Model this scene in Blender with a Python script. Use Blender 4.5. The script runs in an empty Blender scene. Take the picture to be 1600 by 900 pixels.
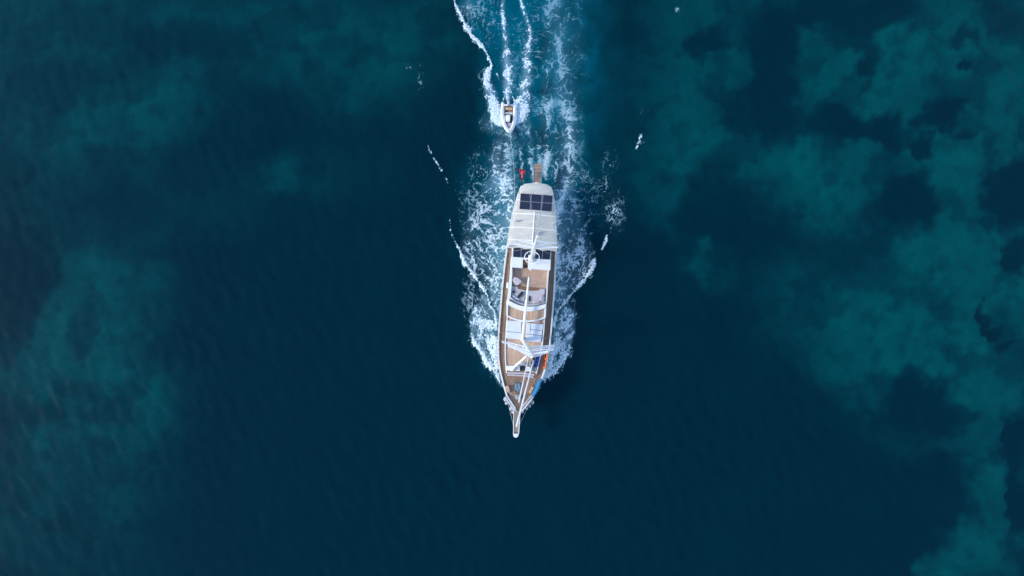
import bpy, bmesh, math, random
import numpy as np
from mathutils import Vector, Matrix, Euler

random.seed(7)
R = math.radians
S = bpy.context.scene
COL = S.collection

# ------------------------------------------------------------------ camera
CAM_H, FPX = 52.0, 727.0
cam_d = bpy.data.cameras.new('camera')
cam = bpy.data.objects.new('camera', cam_d)
COL.objects.link(cam)
cam.location = (0, 0, CAM_H)
cam.rotation_euler = Euler((math.atan(47 / FPX), -math.atan(4 / FPX), 0))
cam_d.sensor_width = 36
cam_d.lens = 36 * FPX / 1600
cam_d.clip_start = 0.5
cam_d.clip_end = 6000
S.camera = cam
CR = cam.rotation_euler.to_matrix()

# ------------------------------------------------------------------ sky, sun, exposure
SUN_EL, SUN_AZ = R(33), R(186)        # direction TO the sun, azimuth from +X (starboard beam, photo left)
w = bpy.data.worlds.new('World'); S.world = w; w.use_nodes = True
nt = w.node_tree
sky = nt.nodes.new('ShaderNodeTexSky'); sky.sky_type = 'NISHITA'; sky.sun_disc = False
sky.sun_elevation = SUN_EL
sky.sun_rotation = math.pi / 2 - SUN_AZ
sky.air_density = 1.0; sky.dust_density = 0.3; sky.ozone_density = 1.0
bg = nt.nodes['Background']; bg.inputs['Strength'].default_value = 0.15
nt.links.new(sky.outputs[0], bg.inputs['Color'])
sun_d = bpy.data.lights.new('sun', 'SUN'); sun_d.energy = 1.5; sun_d.angle = R(11); sun_d.color = (1.0, 0.93, 0.83)
sun = bpy.data.objects.new('sun', sun_d); COL.objects.link(sun)
sdir = Vector((math.cos(SUN_EL) * math.cos(SUN_AZ), math.cos(SUN_EL) * math.sin(SUN_AZ), math.sin(SUN_EL)))
sun.rotation_euler = sdir.to_track_quat('Z', 'Y').to_euler()
sun.location = sdir * 80
S.view_settings.view_transform = 'Standard'
S.view_settings.look = 'None'
S.view_settings.exposure = 1.1
S.view_settings.gamma = 1.0
S.view_settings.use_curve_mapping = False
S.cycles.transparent_max_bounces = 12
S.cycles.max_bounces = 5; S.cycles.diffuse_bounces = 2; S.cycles.glossy_bounces = 2; S.cycles.transmission_bounces = 2

# ------------------------------------------------------------------ survey helpers: photo measurement + height -> point in the place
def unproj(px, py, z):
    d = CR @ Vector(((px - 800) / FPX, -(py - 450) / FPX, -1))
    t = (z - CAM_H) / d.z
    return Vector((0, 0, CAM_H)) + d * t

CRn = np.array(CR)
def proj_np(x, y, z):
    v = np.stack([x, y, z - CAM_H], -1) @ CRn
    return 800 + FPX * v[..., 0] / -v[..., 2], 450 - FPX * v[..., 1] / -v[..., 2]

# yacht frame: +X to the bow, +Y to port, +Z up, origin amidships on the waterline
a = unproj(837, 287, 0); b = unproj(806.5, 665, 0)
fw = (b - a); fw.z = 0; fw.normalize()
Y0 = unproj(822, 480, 0)
YR = Matrix.Translation(Y0) @ Matrix.Rotation(math.atan2(fw.y, fw.x), 4, 'Z')
YRi = YR.inverted()
def yl(px, py, z): return YRi @ unproj(px, py, z)

# ------------------------------------------------------------------ object helpers
def tag(o, label=None, cat=None, group=None, kind=None):
    for k, v in (('label', label), ('category', cat), ('group', group), ('kind', kind)):
        if v: o[k] = v
    return o

def empty(name, mat, label, cat, group=None):
    o = bpy.data.objects.new(name, None); COL.objects.link(o)
    o.matrix_world = mat; o.empty_display_size = 0.3
    return tag(o, label, cat, group)

def obj(name, bm, mat, parent=None, smooth=False, label=None):
    me = bpy.data.meshes.new(name)
    bmesh.ops.recalc_face_normals(bm, faces=bm.faces[:])
    bm.to_mesh(me); bm.free()
    if isinstance(mat, (list, tuple)):
        for m in mat: me.materials.append(m)
    else: me.materials.append(mat)
    if smooth: me.shade_smooth()
    o = bpy.data.objects.new(name, me); COL.objects.link(o)
    if parent is not None: o.parent = parent
    if label: o['label'] = label
    return o

def single(name, bm, mat, M, label, cat, group=None, smooth=False):
    """one-mesh thing: geometry in yacht or world frame M, moved so that the object's origin is at its base"""
    bm.verts.ensure_lookup_table()
    vs = [v.co for v in bm.verts]
    c = Vector(((min(v.x for v in vs) + max(v.x for v in vs)) / 2, (min(v.y for v in vs) + max(v.y for v in vs)) / 2, min(v.z for v in vs)))
    bmesh.ops.translate(bm, verts=bm.verts[:], vec=-c)
    o = obj(name, bm, mat, None, smooth)
    o.matrix_world = M @ Matrix.Translation(c)
    return tag(o, label, cat, group)

def B(): return bmesh.new()

def prism(bm, poly, z0, z1, bev=0.0, seg=2, top_in=0.0):
    """poly: list of (x, y) ; z1 may be a function of (x,y)"""
    f = z1 if callable(z1) else (lambda x, y: z1)
    c = sum((Vector(p[:2]) for p in poly), Vector((0, 0))) / len(poly)
    lo = [bm.verts.new((p[0], p[1], z0)) for p in poly]
    hi = []
    for p in poly:
        q = Vector(p[:2]); d = c - q
        if top_in and d.length > 0: q = q + d.normalized() * top_in
        hi.append(bm.verts.new((q.x, q.y, f(q.x, q.y))))
    n = len(poly); fs = []
    fs.append(bm.faces.new(lo[::-1])); ft = bm.faces.new(hi); fs.append(ft)
    for i in range(n): fs.append(bm.faces.new((lo[i], lo[(i + 1) % n], hi[(i + 1) % n], hi[i])))
    if bev:
        es = list(ft.edges) + [e for i in range(n) for e in [bm.edges.get((lo[i], hi[i]))] if e]
        bmesh.ops.bevel(bm, geom=es, offset=bev, segments=seg, affect='EDGES', profile=0.6)
    return bm

def box(bm, c, s, rot=0.0, bev=0.0):
    x, y = s[0] / 2, s[1] / 2
    M = Matrix.Rotation(rot, 2)
    poly = [Vector(c[:2]) + M @ Vector(p) for p in ((-x, -y), (x, -y), (x, y), (-x, y))]
    return prism(bm, poly, c[2] - s[2] / 2, c[2] + s[2] / 2, bev)

def tube(bm, pts, rad, seg=8, caps=True, closed=False):
    pts = [Vector(p) for p in pts]; n = len(pts)
    rr = rad if isinstance(rad, (list, tuple)) else [rad] * n
    rings = []; up = None
    for i, p in enumerate(pts):
        if closed: t = pts[(i + 1) % n] - pts[i - 1]
        else: t = pts[min(i + 1, n - 1)] - pts[max(i - 1, 0)]
        if t.length < 1e-9: t = Vector((0, 0, 1))
        t.normalize()
        if up is None: up = Vector((0, 0, 1)) if abs(t.z) < 0.9 else Vector((1, 0, 0))
        s = t.cross(up)
        if s.length < 1e-4: s = t.cross(Vector((1, 0, 0)))
        s.normalize(); u = s.cross(t).normalized(); up = u
        rings.append([bm.verts.new(p + (s * math.cos(k * 2 * math.pi / seg) + u * math.sin(k * 2 * math.pi / seg)) * rr[i]) for k in range(seg)])
    m = n if closed else n - 1
    for i in range(m):
        A, C = rings[i], rings[(i + 1) % n]
        for k in range(seg): bm.faces.new((A[k], A[(k + 1) % seg], C[(k + 1) % seg], C[k]))
    if caps and not closed:
        bm.faces.new(rings[0][::-1]); bm.faces.new(rings[-1])
    return bm

def ribbon(bm, left, right, z0, z1, bev=0.0):
    """closed slab between two polylines"""
    return prism(bm, list(left) + list(right)[::-1], z0, z1, bev)

def Ppoly(pts, z): return [tuple(yl(x, y, z))[:2] for x, y in pts]

def bez(p0, p1, p2, n=10):
    out = []
    for i in range(n + 1):
        t = i / n
        out.append(((1 - t) ** 2 * p0[0] + 2 * t * (1 - t) * p1[0] + t * t * p2[0], (1 - t) ** 2 * p0[1] + 2 * t * (1 - t) * p1[1] + t * t * p2[1]))
    return out

def smoothline(pts, n=6):
    """Catmull-Rom through 2D/3D points"""
    P = [np.array(p, float) for p in pts]; out = []
    for i in range(len(P) - 1):
        p0 = P[max(i - 1, 0)]; p1 = P[i]; p2 = P[i + 1]; p3 = P[min(i + 2, len(P) - 1)]
        for k in range(n):
            t = k / n
            out.append(0.5 * (2 * p1 + (p2 - p0) * t + (2 * p0 - 5 * p1 + 4 * p2 - p3) * t * t + (3 * p1 - p0 - 3 * p2 + p3) * t ** 3))
    out.append(P[-1])
    return [tuple(p) for p in out]

# ------------------------------------------------------------------ materials
MATS = {}
def pmat(name, col, rough=0.5, var=0.12, scale=3.0, metallic=0.0, bump=0.0, bscale=20.0, spec=0.4, dirt=0.0):
    if name in MATS: return MATS[name]
    m = bpy.data.materials.new(name); m.use_nodes = True; t = m.node_tree; N = t.nodes; Lk = t.links
    p = N['Principled BSDF']
    tc = N.new('ShaderNodeTexCoord')
    n1 = N.new('ShaderNodeTexNoise'); n1.inputs['Scale'].default_value = scale; n1.inputs['Detail'].default_value = 5; n1.inputs['Roughness'].default_value = 0.65
    Lk.new(tc.outputs['Object'], n1.inputs['Vector'])
    mr = N.new('ShaderNodeMapRange'); mr.inputs[1].default_value = 0.3; mr.inputs[2].default_value = 0.7
    mr.inputs[3].default_value = 1 - var; mr.inputs[4].default_value = 1 + var
    Lk.new(n1.outputs['Fac'], mr.inputs[0])
    mx = N.new('ShaderNodeVectorMath'); mx.operation = 'SCALE'; mx.inputs[0].default_value = col[:3]
    Lk.new(mr.outputs[0], mx.inputs['Scale'])
    out = mx.outputs[0]
    if dirt:
        n2 = N.new('ShaderNodeTexNoise'); n2.inputs['Scale'].default_value = scale * 0.5; n2.inputs['Detail'].default_value = 8; n2.inputs['Roughness'].default_value = 0.75
        Lk.new(tc.outputs['Object'], n2.inputs['Vector'])
        m2 = N.new('ShaderNodeMapRange'); m2.inputs[1].default_value = 0.52; m2.inputs[2].default_value = 0.72; m2.inputs[3].default_value = 0; m2.inputs[4].default_value = dirt
        Lk.new(n2.outputs['Fac'], m2.inputs[0])
        mm = N.new('ShaderNodeMix'); mm.data_type = 'RGBA'; Lk.new(m2.outputs[0], mm.inputs[0]); Lk.new(out, mm.inputs[6]); mm.inputs[7].default_value = (0.30, 0.26, 0.21, 1)
        out = mm.outputs[2]
    Lk.new(out, p.inputs['Base Color'])
    p.inputs['Roughness'].default_value = rough; p.inputs['Metallic'].default_value = metallic
    p.inputs['Specular IOR Level'].default_value = spec
    if bump:
        nb = N.new('ShaderNodeTexNoise'); nb.inputs['Scale'].default_value = bscale; nb.inputs['Detail'].default_value = 3
        Lk.new(tc.outputs['Object'], nb.inputs['Vector'])
        bp = N.new('ShaderNodeBump'); bp.inputs['Strength'].default_value = bump; bp.inputs['Distance'].default_value = 0.02
        Lk.new(nb.outputs['Fac'], bp.inputs['Height']); Lk.new(bp.outputs[0], p.inputs['Normal'])
    MATS[name] = m
    return m

def teak(name, col, plank=0.13, axis=1, var=0.28):
    m = bpy.data.materials.new(name); m.use_nodes = True; t = m.node_tree; N = t.nodes; Lk = t.links
    p = N['Principled BSDF']; p.inputs['Roughness'].default_value = 0.65; p.inputs['Specular IOR Level'].default_value = 0.25
    tc = N.new('ShaderNodeTexCoord'); sx = N.new('ShaderNodeSeparateXYZ'); Lk.new(tc.outputs['Object'], sx.inputs[0])
    def math_(op, a, bv=None):
        n = N.new('ShaderNodeMath'); n.operation = op
        Lk.new(a, n.inputs[0])
        if bv is not None: n.inputs[1].default_value = bv
        return n.outputs[0]
    q = math_('DIVIDE', sx.outputs[axis], plank)
    fl = math_('FLOOR', q); fr = math_('FRACT', q)
    wn = N.new('ShaderNodeTexWhiteNoise'); wn.noise_dimensions = '1D'; Lk.new(fl, wn.inputs['W'])
    seam = math_('LESS_THAN', fr, 0.10)
    nz = N.new('ShaderNodeTexNoise'); nz.inputs['Scale'].default_value = 1.3; nz.inputs['Detail'].default_value = 7; nz.inputs['Roughness'].default_value = 0.7
    mp = N.new('ShaderNodeMapping'); mp.inputs['Scale'].default_value = (0.6, 1.6, 1) if axis == 1 else (1.6, 0.6, 1)
    Lk.new(tc.outputs['Object'], mp.inputs[0]); Lk.new(mp.outputs[0], nz.inputs['Vector'])
    mr = N.new('ShaderNodeMapRange'); mr.inputs[1].default_value = 0.25; mr.inputs[2].default_value = 0.75; mr.inputs[3].default_value = 1 - var; mr.inputs[4].default_value = 1 + var
    Lk.new(nz.outputs['Fac'], mr.inputs[0])
    w2 = N.new('ShaderNodeMapRange'); w2.inputs[3].default_value = 0.86; w2.inputs[4].default_value = 1.12; Lk.new(wn.outputs['Value'], w2.inputs[0])
    mul = N.new('ShaderNodeMath'); mul.operation = 'MULTIPLY'; Lk.new(mr.outputs[0], mul.inputs[0]); Lk.new(w2.outputs[0], mul.inputs[1])
    sc = N.new('ShaderNodeVectorMath'); sc.operation = 'SCALE'; sc.inputs[0].default_value = col; Lk.new(mul.outputs[0], sc.inputs['Scale'])
    mm = N.new('ShaderNodeMix'); mm.data_type = 'RGBA'; Lk.new(seam, mm.inputs[0]); Lk.new(sc.outputs[0], mm.inputs[6]); mm.inputs[7].default_value = (0.10, 0.07, 0.05, 1)
    Lk.new(mm.outputs[2], p.inputs['Base Color'])
    MATS[name] = m
    return m

M_hull = pmat('hull_paint', (0.74, 0.72, 0.68), 0.35, 0.05, 1.2, dirt=0.25)
M_white = pmat('white_gelcoat', (0.74, 0.74, 0.73), 0.35, 0.05, 1.5, dirt=0.12)
M_alu = pmat('white_spar_paint', (0.84, 0.84, 0.84), 0.3, 0.04, 2.0)
M_canvas = pmat('cream_canvas', (0.89, 0.86, 0.79), 0.85, 0.05, 0.7, bump=0.25, bscale=2.2, spec=0.15, dirt=0.10)
M_teak = teak('teak_deck', (0.56, 0.37, 0.26))
M_teakg = teak('weathered_teak', (0.36, 0.27, 0.20))
M_teakx = teak('teak_arc', (0.54, 0.36, 0.25), 0.16, 1)
M_sole = pmat('brown_sole', (0.46, 0.31, 0.23), 0.6, 0.16, 1.4)
M_var = pmat('varnished_wood', (0.23, 0.12, 0.06), 0.35, 0.2, 3)
M_gang = teak('gangway_wood', (0.33, 0.24, 0.18), 0.2, 0)
M_cush = pmat('grey_cushion', (0.47, 0.45, 0.47), 0.9, 0.12, 1.6, bump=0.5, bscale=3, spec=0.1)
M_pad = pmat('white_sunpad', (0.64, 0.66, 0.70), 0.85, 0.05, 1.2, bump=0.3, bscale=2.5, spec=0.1)
M_lilac = pmat('lilac_vinyl', (0.52, 0.45, 0.47), 0.7, 0.12, 2)
M_black = pmat('black_cloth', (0.018, 0.02, 0.025), 0.8, 0.2, 5)
M_dark = pmat('dark_opening', (0.03, 0.025, 0.03), 0.5, 0.2, 5)
M_steel = pmat('stainless_steel', (0.62, 0.63, 0.65), 0.3, 0.05, 5, metallic=0.8)
M_wire = pmat('rigging_wire', (0.45, 0.46, 0.48), 0.45, 0.1, 5, metallic=0.3)
M_rope = pmat('pale_rope', (0.36, 0.42, 0.41), 0.8, 0.2, 8)
M_red = pmat('red_flag_cloth', (0.74, 0.012, 0.07), 0.8, 0.15, 4, spec=0.1)
M_flagw = pmat('flag_white', (0.82, 0.80, 0.80), 0.8, 0.05, 4, spec=0.1)
M_orange = pmat('orange_foam', (0.75, 0.16, 0.05), 0.6, 0.15, 4)
M_blue = pmat('blue_board', (0.006, 0.17, 0.38), 0.4, 0.15, 2)
M_crate = pmat('blue_crate', (0.015, 0.06, 0.30), 0.5, 0.2, 4)
M_tarp = pmat('pale_blue_tarp', (0.30, 0.47, 0.58), 0.7, 0.22, 5, bump=0.6, bscale=8)
M_fend = pmat('grey_fender', (0.46, 0.47, 0.53), 0.55, 0.2, 4, dirt=0.4)
M_net = pmat('dark_netting', (0.02, 0.02, 0.022), 0.9, 0.2, 10)
M_rib = pmat('white_hypalon', (0.80, 0.81, 0.82), 0.5, 0.05, 3, dirt=0.1)
M_ribg = pmat('grey_floor', (0.26, 0.26, 0.26), 0.7, 0.2, 5)
M_tan = pmat('tan_seat', (0.60, 0.42, 0.28), 0.6, 0.2, 4)
M_green = pmat('verdigris_cap', (0.35, 0.52, 0.42), 0.5, 0.1, 4)

def panel_mat():
    m = bpy.data.materials.new('solar_cells'); m.use_nodes = True; t = m.node_tree; N = t.nodes; Lk = t.links
    p = N['Principled BSDF']; p.inputs['Roughness'].default_value = 0.22
    tc = N.new('ShaderNodeTexCoord'); br = N.new('ShaderNodeTexBrick'); br.offset = 0
    br.inputs['Scale'].default_value = 1; br.inputs['Brick Width'].default_value = 0.16; br.inputs['Row Height'].default_value = 0.16
    br.inputs['Mortar Size'].default_value = 0.006
    br.inputs['Color1'].default_value = (0.011, 0.014, 0.036, 1); br.inputs['Color2'].default_value = (0.015, 0.018, 0.042, 1); br.inputs['Mortar'].default_value = (0.07, 0.075, 0.10, 1)
    Lk.new(tc.outputs['Object'], br.inputs['Vector']); Lk.new(br.outputs['Color'], p.inputs['Base Color'])
    return m
M_cells = panel_mat()

# ------------------------------------------------------------------ numpy noise
def perlin(x, y, seed=0):
    xi = np.floor(x).astype(np.int64); yi = np.floor(y).astype(np.int64)
    xf = x - xi; yf = y - yi
    def g(ix, iy, dx, dy):
        h = (ix * 374761393 + iy * 668265263 + seed * 1442695041) & 0xffffffff
        h = ((h ^ (h >> 13)) * 1274126177) & 0xffffffff
        h = h ^ (h >> 16)
        an = (h & 0xffff) / 65536.0 * 2 * np.pi
        return np.cos(an) * dx + np.sin(an) * dy
    u = xf * xf * xf * (xf * (xf * 6 - 15) + 10); v = yf * yf * yf * (yf * (yf * 6 - 15) + 10)
    n0 = g(xi, yi, xf, yf) * (1 - u) + g(xi + 1, yi, xf - 1, yf) * u
    n1 = g(xi, yi + 1, xf, yf - 1) * (1 - u) + g(xi + 1, yi + 1, xf - 1, yf - 1) * u
    return (n0 * (1 - v) + n1 * v) * 1.5
def fbm(x, y, o=4, seed=0, gain=0.5):
    s = 0; a = 1; tot = 0
    for i in range(o):
        s = s + a * perlin(x * 2 ** i + i * 17.3, y * 2 ** i - i * 9.1, seed + i); tot += a; a *= gain
    return s / tot
def sstep(a, b, x):
    t = np.clip((x - a) / (b - a), 0, 1); return t * t * (3 - 2 * t)

def grid_mesh(name, X, Y, Z, attrs, mat, keep=None):
    ny, nx = X.shape
    idx = np.arange(nx * ny).reshape(ny, nx)
    q = np.stack([idx[:-1, :-1], idx[:-1, 1:], idx[1:, 1:], idx[1:, :-1]], -1).reshape(-1, 4)
    if keep is not None: q = q[keep.reshape(-1)]
    used = np.unique(q); remap = np.full(nx * ny, -1); remap[used] = np.arange(len(used)); q = remap[q]
    co = np.stack([X, Y, Z], -1).reshape(-1, 3)[used]
    me = bpy.data.meshes.new(name)
    me.vertices.add(len(co)); me.vertices.foreach_set('co', co.astype(np.float32).ravel())
    me.loops.add(q.size); me.loops.foreach_set('vertex_index', q.astype(np.int32).ravel())
    me.polygons.add(len(q)); me.polygons.foreach_set('loop_start', np.arange(0, q.size, 4, dtype=np.int32))
    me.update(calc_edges=True)
    for k, v in attrs.items():
        at = me.attributes.new(k, 'FLOAT', 'POINT'); at.data.foreach_set('value', v.reshape(-1)[used].astype(np.float32))
    me.materials.append(mat); me.shade_smooth()
    o = bpy.data.objects.new(name, me); COL.objects.link(o)
    return o

def seg_dist(px, py, pts, ws, ks=None):
    """smallest distance / half width along a polyline; returns (normalised distance, strength)"""
    best = np.full(px.shape, 1e9); kk = np.zeros(px.shape)
    ks = ks or [1] * len(pts)
    for i in range(len(pts) - 1):
        (x0, y0), (x1, y1) = pts[i], pts[i + 1]
        dx, dy = x1 - x0, y1 - y0; L2 = dx * dx + dy * dy + 1e-9
        t = np.clip(((px - x0) * dx + (py - y0) * dy) / L2, 0, 1)
        w_ = ws[i] + (ws[i + 1] - ws[i]) * t
        d = np.hypot(px - x0 - t * dx, py - y0 - t * dy) / w_
        k = ks[i] + (ks[i + 1] - ks[i]) * t
        b_ = d < best
        best = np.where(b_, d, best); kk = np.where(b_, k, kk)
    return best, kk
def poly_sd(px, py, poly):
    """signed distance in px, negative inside"""
    d = np.full(px.shape, 1e9); inside = np.zeros(px.shape, bool); n = len(poly)
    for i in range(n):
        x0, y0 = poly[i]; x1, y1 = poly[(i + 1) % n]
        dx, dy = x1 - x0, y1 - y0; L2 = dx * dx + dy * dy + 1e-9
        t = np.clip(((px - x0) * dx + (py - y0) * dy) / L2, 0, 1)
        d = np.minimum(d, np.hypot(px - x0 - t * dx, py - y0 - t * dy))
        c = ((y0 > py) != (y1 > py)) & (px < (x1 - x0) * (py - y0) / (y1 - y0 + 1e-12) + x0)
        inside ^= c
    return np.where(inside, -d, d)

# ================================================================== SETTING: seabed and sea
SEA_D = 7.0
SAND = [(170,435,75,55,.85),(120,520,75,45,.8),(85,560,70,45,.7),(190,600,70,45,.8),(225,650,50,45,.7),(110,690,55,45,.85),(165,745,70,45,.45),(40,600,50,30,.4),
        (215,170,95,45,.75),(300,130,60,35,.45),(100,215,70,40,.55),(60,330,60,60,.25),(480,45,120,45,.7),(610,95,95,50,.62),(540,150,80,30,.3),(440,270,55,28,.6),(365,265,50,28,.5),(280,25,90,22,.4),(690,40,70,60,.45),(330,330,80,50,.25),
        (520,110,70,50,.35),(60,60,60,60,.3),(130,800,130,80,.12),(30,820,80,70,.2),(250,250,60,50,.35),(540,270,70,50,.2),
        (1010,90,120,120,.38),(1060,240,75,85,.62),(1040,320,45,40,.6),(1225,235,38,32,.9),(1440,85,90,65,.85),(1340,120,60,50,.6),(1500,250,85,60,.8),(1290,260,60,50,.6),(1275,315,60,50,.65),
        (1100,405,30,28,1.0),(1480,395,70,60,.85),(1410,490,130,60,.7),(1500,560,90,80,.85),(1380,570,70,50,.55),(1300,470,80,60,.45),(1440,690,50,45,.6),(1560,740,45,60,.8),(1525,850,90,60,.85),(1460,880,40,30,.8),(1210,440,80,50,.2),(1560,640,60,60,.6),(1340,650,60,60,.3),(1180,520,100,50,.1),(1350,40,60,40,.3),(1570,130,50,90,.4),(1570,420,60,60,.6),(870,80,60,120,.25)]
DARK = [(1103,72,34,26,.9),(1210,110,42,120,1.1),(1165,165,45,42,.8),(1240,190,36,30,.6),(1330,18,130,32,.9),(1330,60,45,24,.7),(1305,190,44,28,.8),(1340,195,30,22,.7),(1352,110,16,40,.8),(1385,200,34,26,1.1),(1410,215,25,18,.6),(1442,230,16,26,.9),(1460,182,28,26,.9),(1490,168,36,16,.8),(1510,208,26,14,.7),(1508,105,14,11,.9),(1500,60,20,16,.7),
        (1420,310,46,40,1.0),(1400,340,60,40,.5),(1110,320,58,70,.8),(1160,350,60,60,.5),(1582,300,45,62,1.1),(1582,395,24,26,1.1),(1540,353,15,15,.6),(1570,30,40,40,.6),(1440,640,62,55,1.0),(1380,600,30,20,.5),(1425,600,20,30,.6),(1552,515,26,12,1.0),(1535,500,8,30,.8),(1576,543,22,14,1.1),(1592,690,24,60,1.2),(1592,790,22,50,1.1),(1470,770,55,50,1.4),(1400,800,90,90,1.2),(1300,760,150,120,.8),(1510,655,36,20,.6),(1350,420,60,50,.5),(1290,400,40,40,.4),(1470,465,30,20,.4),
        (300,60,110,35,.6),(420,190,100,60,.6),(330,260,100,50,.7),(180,250,50,30,.3),(30,420,60,90,1.0),(20,520,40,30,.7),(100,125,90,40,.5),(190,330,60,50,.5),(180,645,50,25,.5),(60,640,40,30,.4),(545,75,40,40,.4),(700,120,40,60,.5)]
def seabed_field(px, py):
    wx = px + 36 * fbm(px / 60, py / 60, 5, 3) + 10 * fbm(px / 14, py / 14, 3, 5)
    wy = py + 36 * fbm(px / 60 + 40, py / 60, 5, 4) + 10 * fbm(px / 14 + 9, py / 14, 3, 6)
    s = np.zeros_like(px)
    for (cx, cy, rx, ry, k) in SAND:
        s = np.maximum(s, 0) + 0
        s = 1 - (1 - s) * (1 - np.clip(k * np.exp(-(((wx - cx) / rx) ** 2 + ((wy - cy) / ry) ** 2) * 0.8), 0, 0.98))
    d = np.ones_like(px)
    for (cx, cy, rx, ry, k) in DARK:
        q = np.sqrt(((wx - cx) / rx) ** 2 + ((wy - cy) / ry) ** 2)
        d = d * (1 - np.clip(k, 0, 1) * 0.92 * (1 - sstep(0.55, 1.3, q)))
    base = 0.50 * np.maximum(sstep(960, 1120, wx) * sstep(350, 260, wy), sstep(1230, 1340, wx) * sstep(650, 560, wy)) + 0.22 * sstep(330, 180, wx) + 0.26 * sstep(760, 500, wx) * sstep(260, 60, wy)
    s = 1 - (1 - s) * (1 - base)
    reef = poly_sd(wx, wy, [(1080, 620), (1230, 640), (1330, 690), (1410, 715), (1450, 735), (1495, 745), (1512, 778), (1498, 812), (1460, 822), (1444, 850), (1432, 960), (1000, 960), (1000, 760)])
    d = d * (1 - 0.95 * sstep(5, -7, reef))
    s = s * d; rt = sstep(860, 1080, px)
    s = rt * (0.55 * sstep(0.06, 0.92, s) + 0.40 * s) + (1 - rt) * (0.34 * sstep(0.06, 0.95, s) + 0.48 * s)
    s = s * (1 - 0.5 * sstep(-0.02, 0.24, fbm(px / 85 + 3, py / 85, 5, 31, 0.55)))
    s = s * (1 - 0.26 * sstep(0.08, 0.28, fbm(px / 27 + 8, py / 27, 4, 33, 0.5)))
    s = s * (1.0 + 0.35 * fbm(px / 40, py / 40, 4, 11)) + 0.06 * fbm(px / 90, py / 90, 4, 12)
    return np.clip(s, 0, 1)

def seabed_mat():
    m = bpy.data.materials.new('seabed_sand_and_weed'); m.use_nodes = True; t = m.node_tree; N = t.nodes; Lk = t.links
    N.remove(N['Principled BSDF']); out = N['Material Output']
    at = N.new('ShaderNodeAttribute'); at.attribute_name = 'sand'
    tc = N.new('ShaderNodeTexCoord')
    nz = N.new('ShaderNodeTexNoise'); nz.inputs['Scale'].default_value = 1.6; nz.inputs['Detail'].default_value = 8; nz.inputs['Roughness'].default_value = 0.7
    Lk.new(tc.outputs['Object'], nz.inputs['Vector'])
    mr = N.new('ShaderNodeMapRange'); mr.inputs[1].default_value = 0.25; mr.inputs[2].default_value = 0.75; mr.inputs[3].default_value = 0.82; mr.inputs[4].default_value = 1.18
    Lk.new(nz.outputs['Fac'], mr.inputs[0])
    mu = N.new('ShaderNodeMath'); mu.operation = 'MULTIPLY'; Lk.new(at.outputs['Fac'], mu.inputs[0]); Lk.new(mr.outputs[0], mu.inputs[1])
    mx = N.new('ShaderNodeMix'); mx.data_type = 'RGBA'; Lk.new(mu.outputs[0], mx.inputs[0])
    mx.inputs[6].default_value = (0.020, 0.030, 0.034, 1); mx.inputs[7].default_value = (0.54, 0.58, 0.40, 1)
    df = N.new('ShaderNodeBsdfDiffuse'); Lk.new(mx.outputs[2], df.inputs['Color']); Lk.new(df.outputs[0], out.inputs['Surface'])
    return m

gx = np.concatenate([[-1500, -400, -120], np.arange(-75, 75.01, 0.36), [120, 400, 1500]])
gy = np.concatenate([[-1500, -400, -100], np.arange(-45, 50.01, 0.36), [100, 400, 1500]])
X, Y = np.meshgrid(gx, gy)
PX, PY = proj_np(X, Y, np.full_like(X, -SEA_D))
sand = seabed_field(PX, PY)
Zb = -SEA_D + 0.5 * fbm(X / 9, Y / 9, 4, 21) + 0.5 * (sand - 0.5)
bed = grid_mesh('seabed', X, Y, Zb, {'sand': sand}, seabed_mat())
tag(bed, kind='structure')

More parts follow.
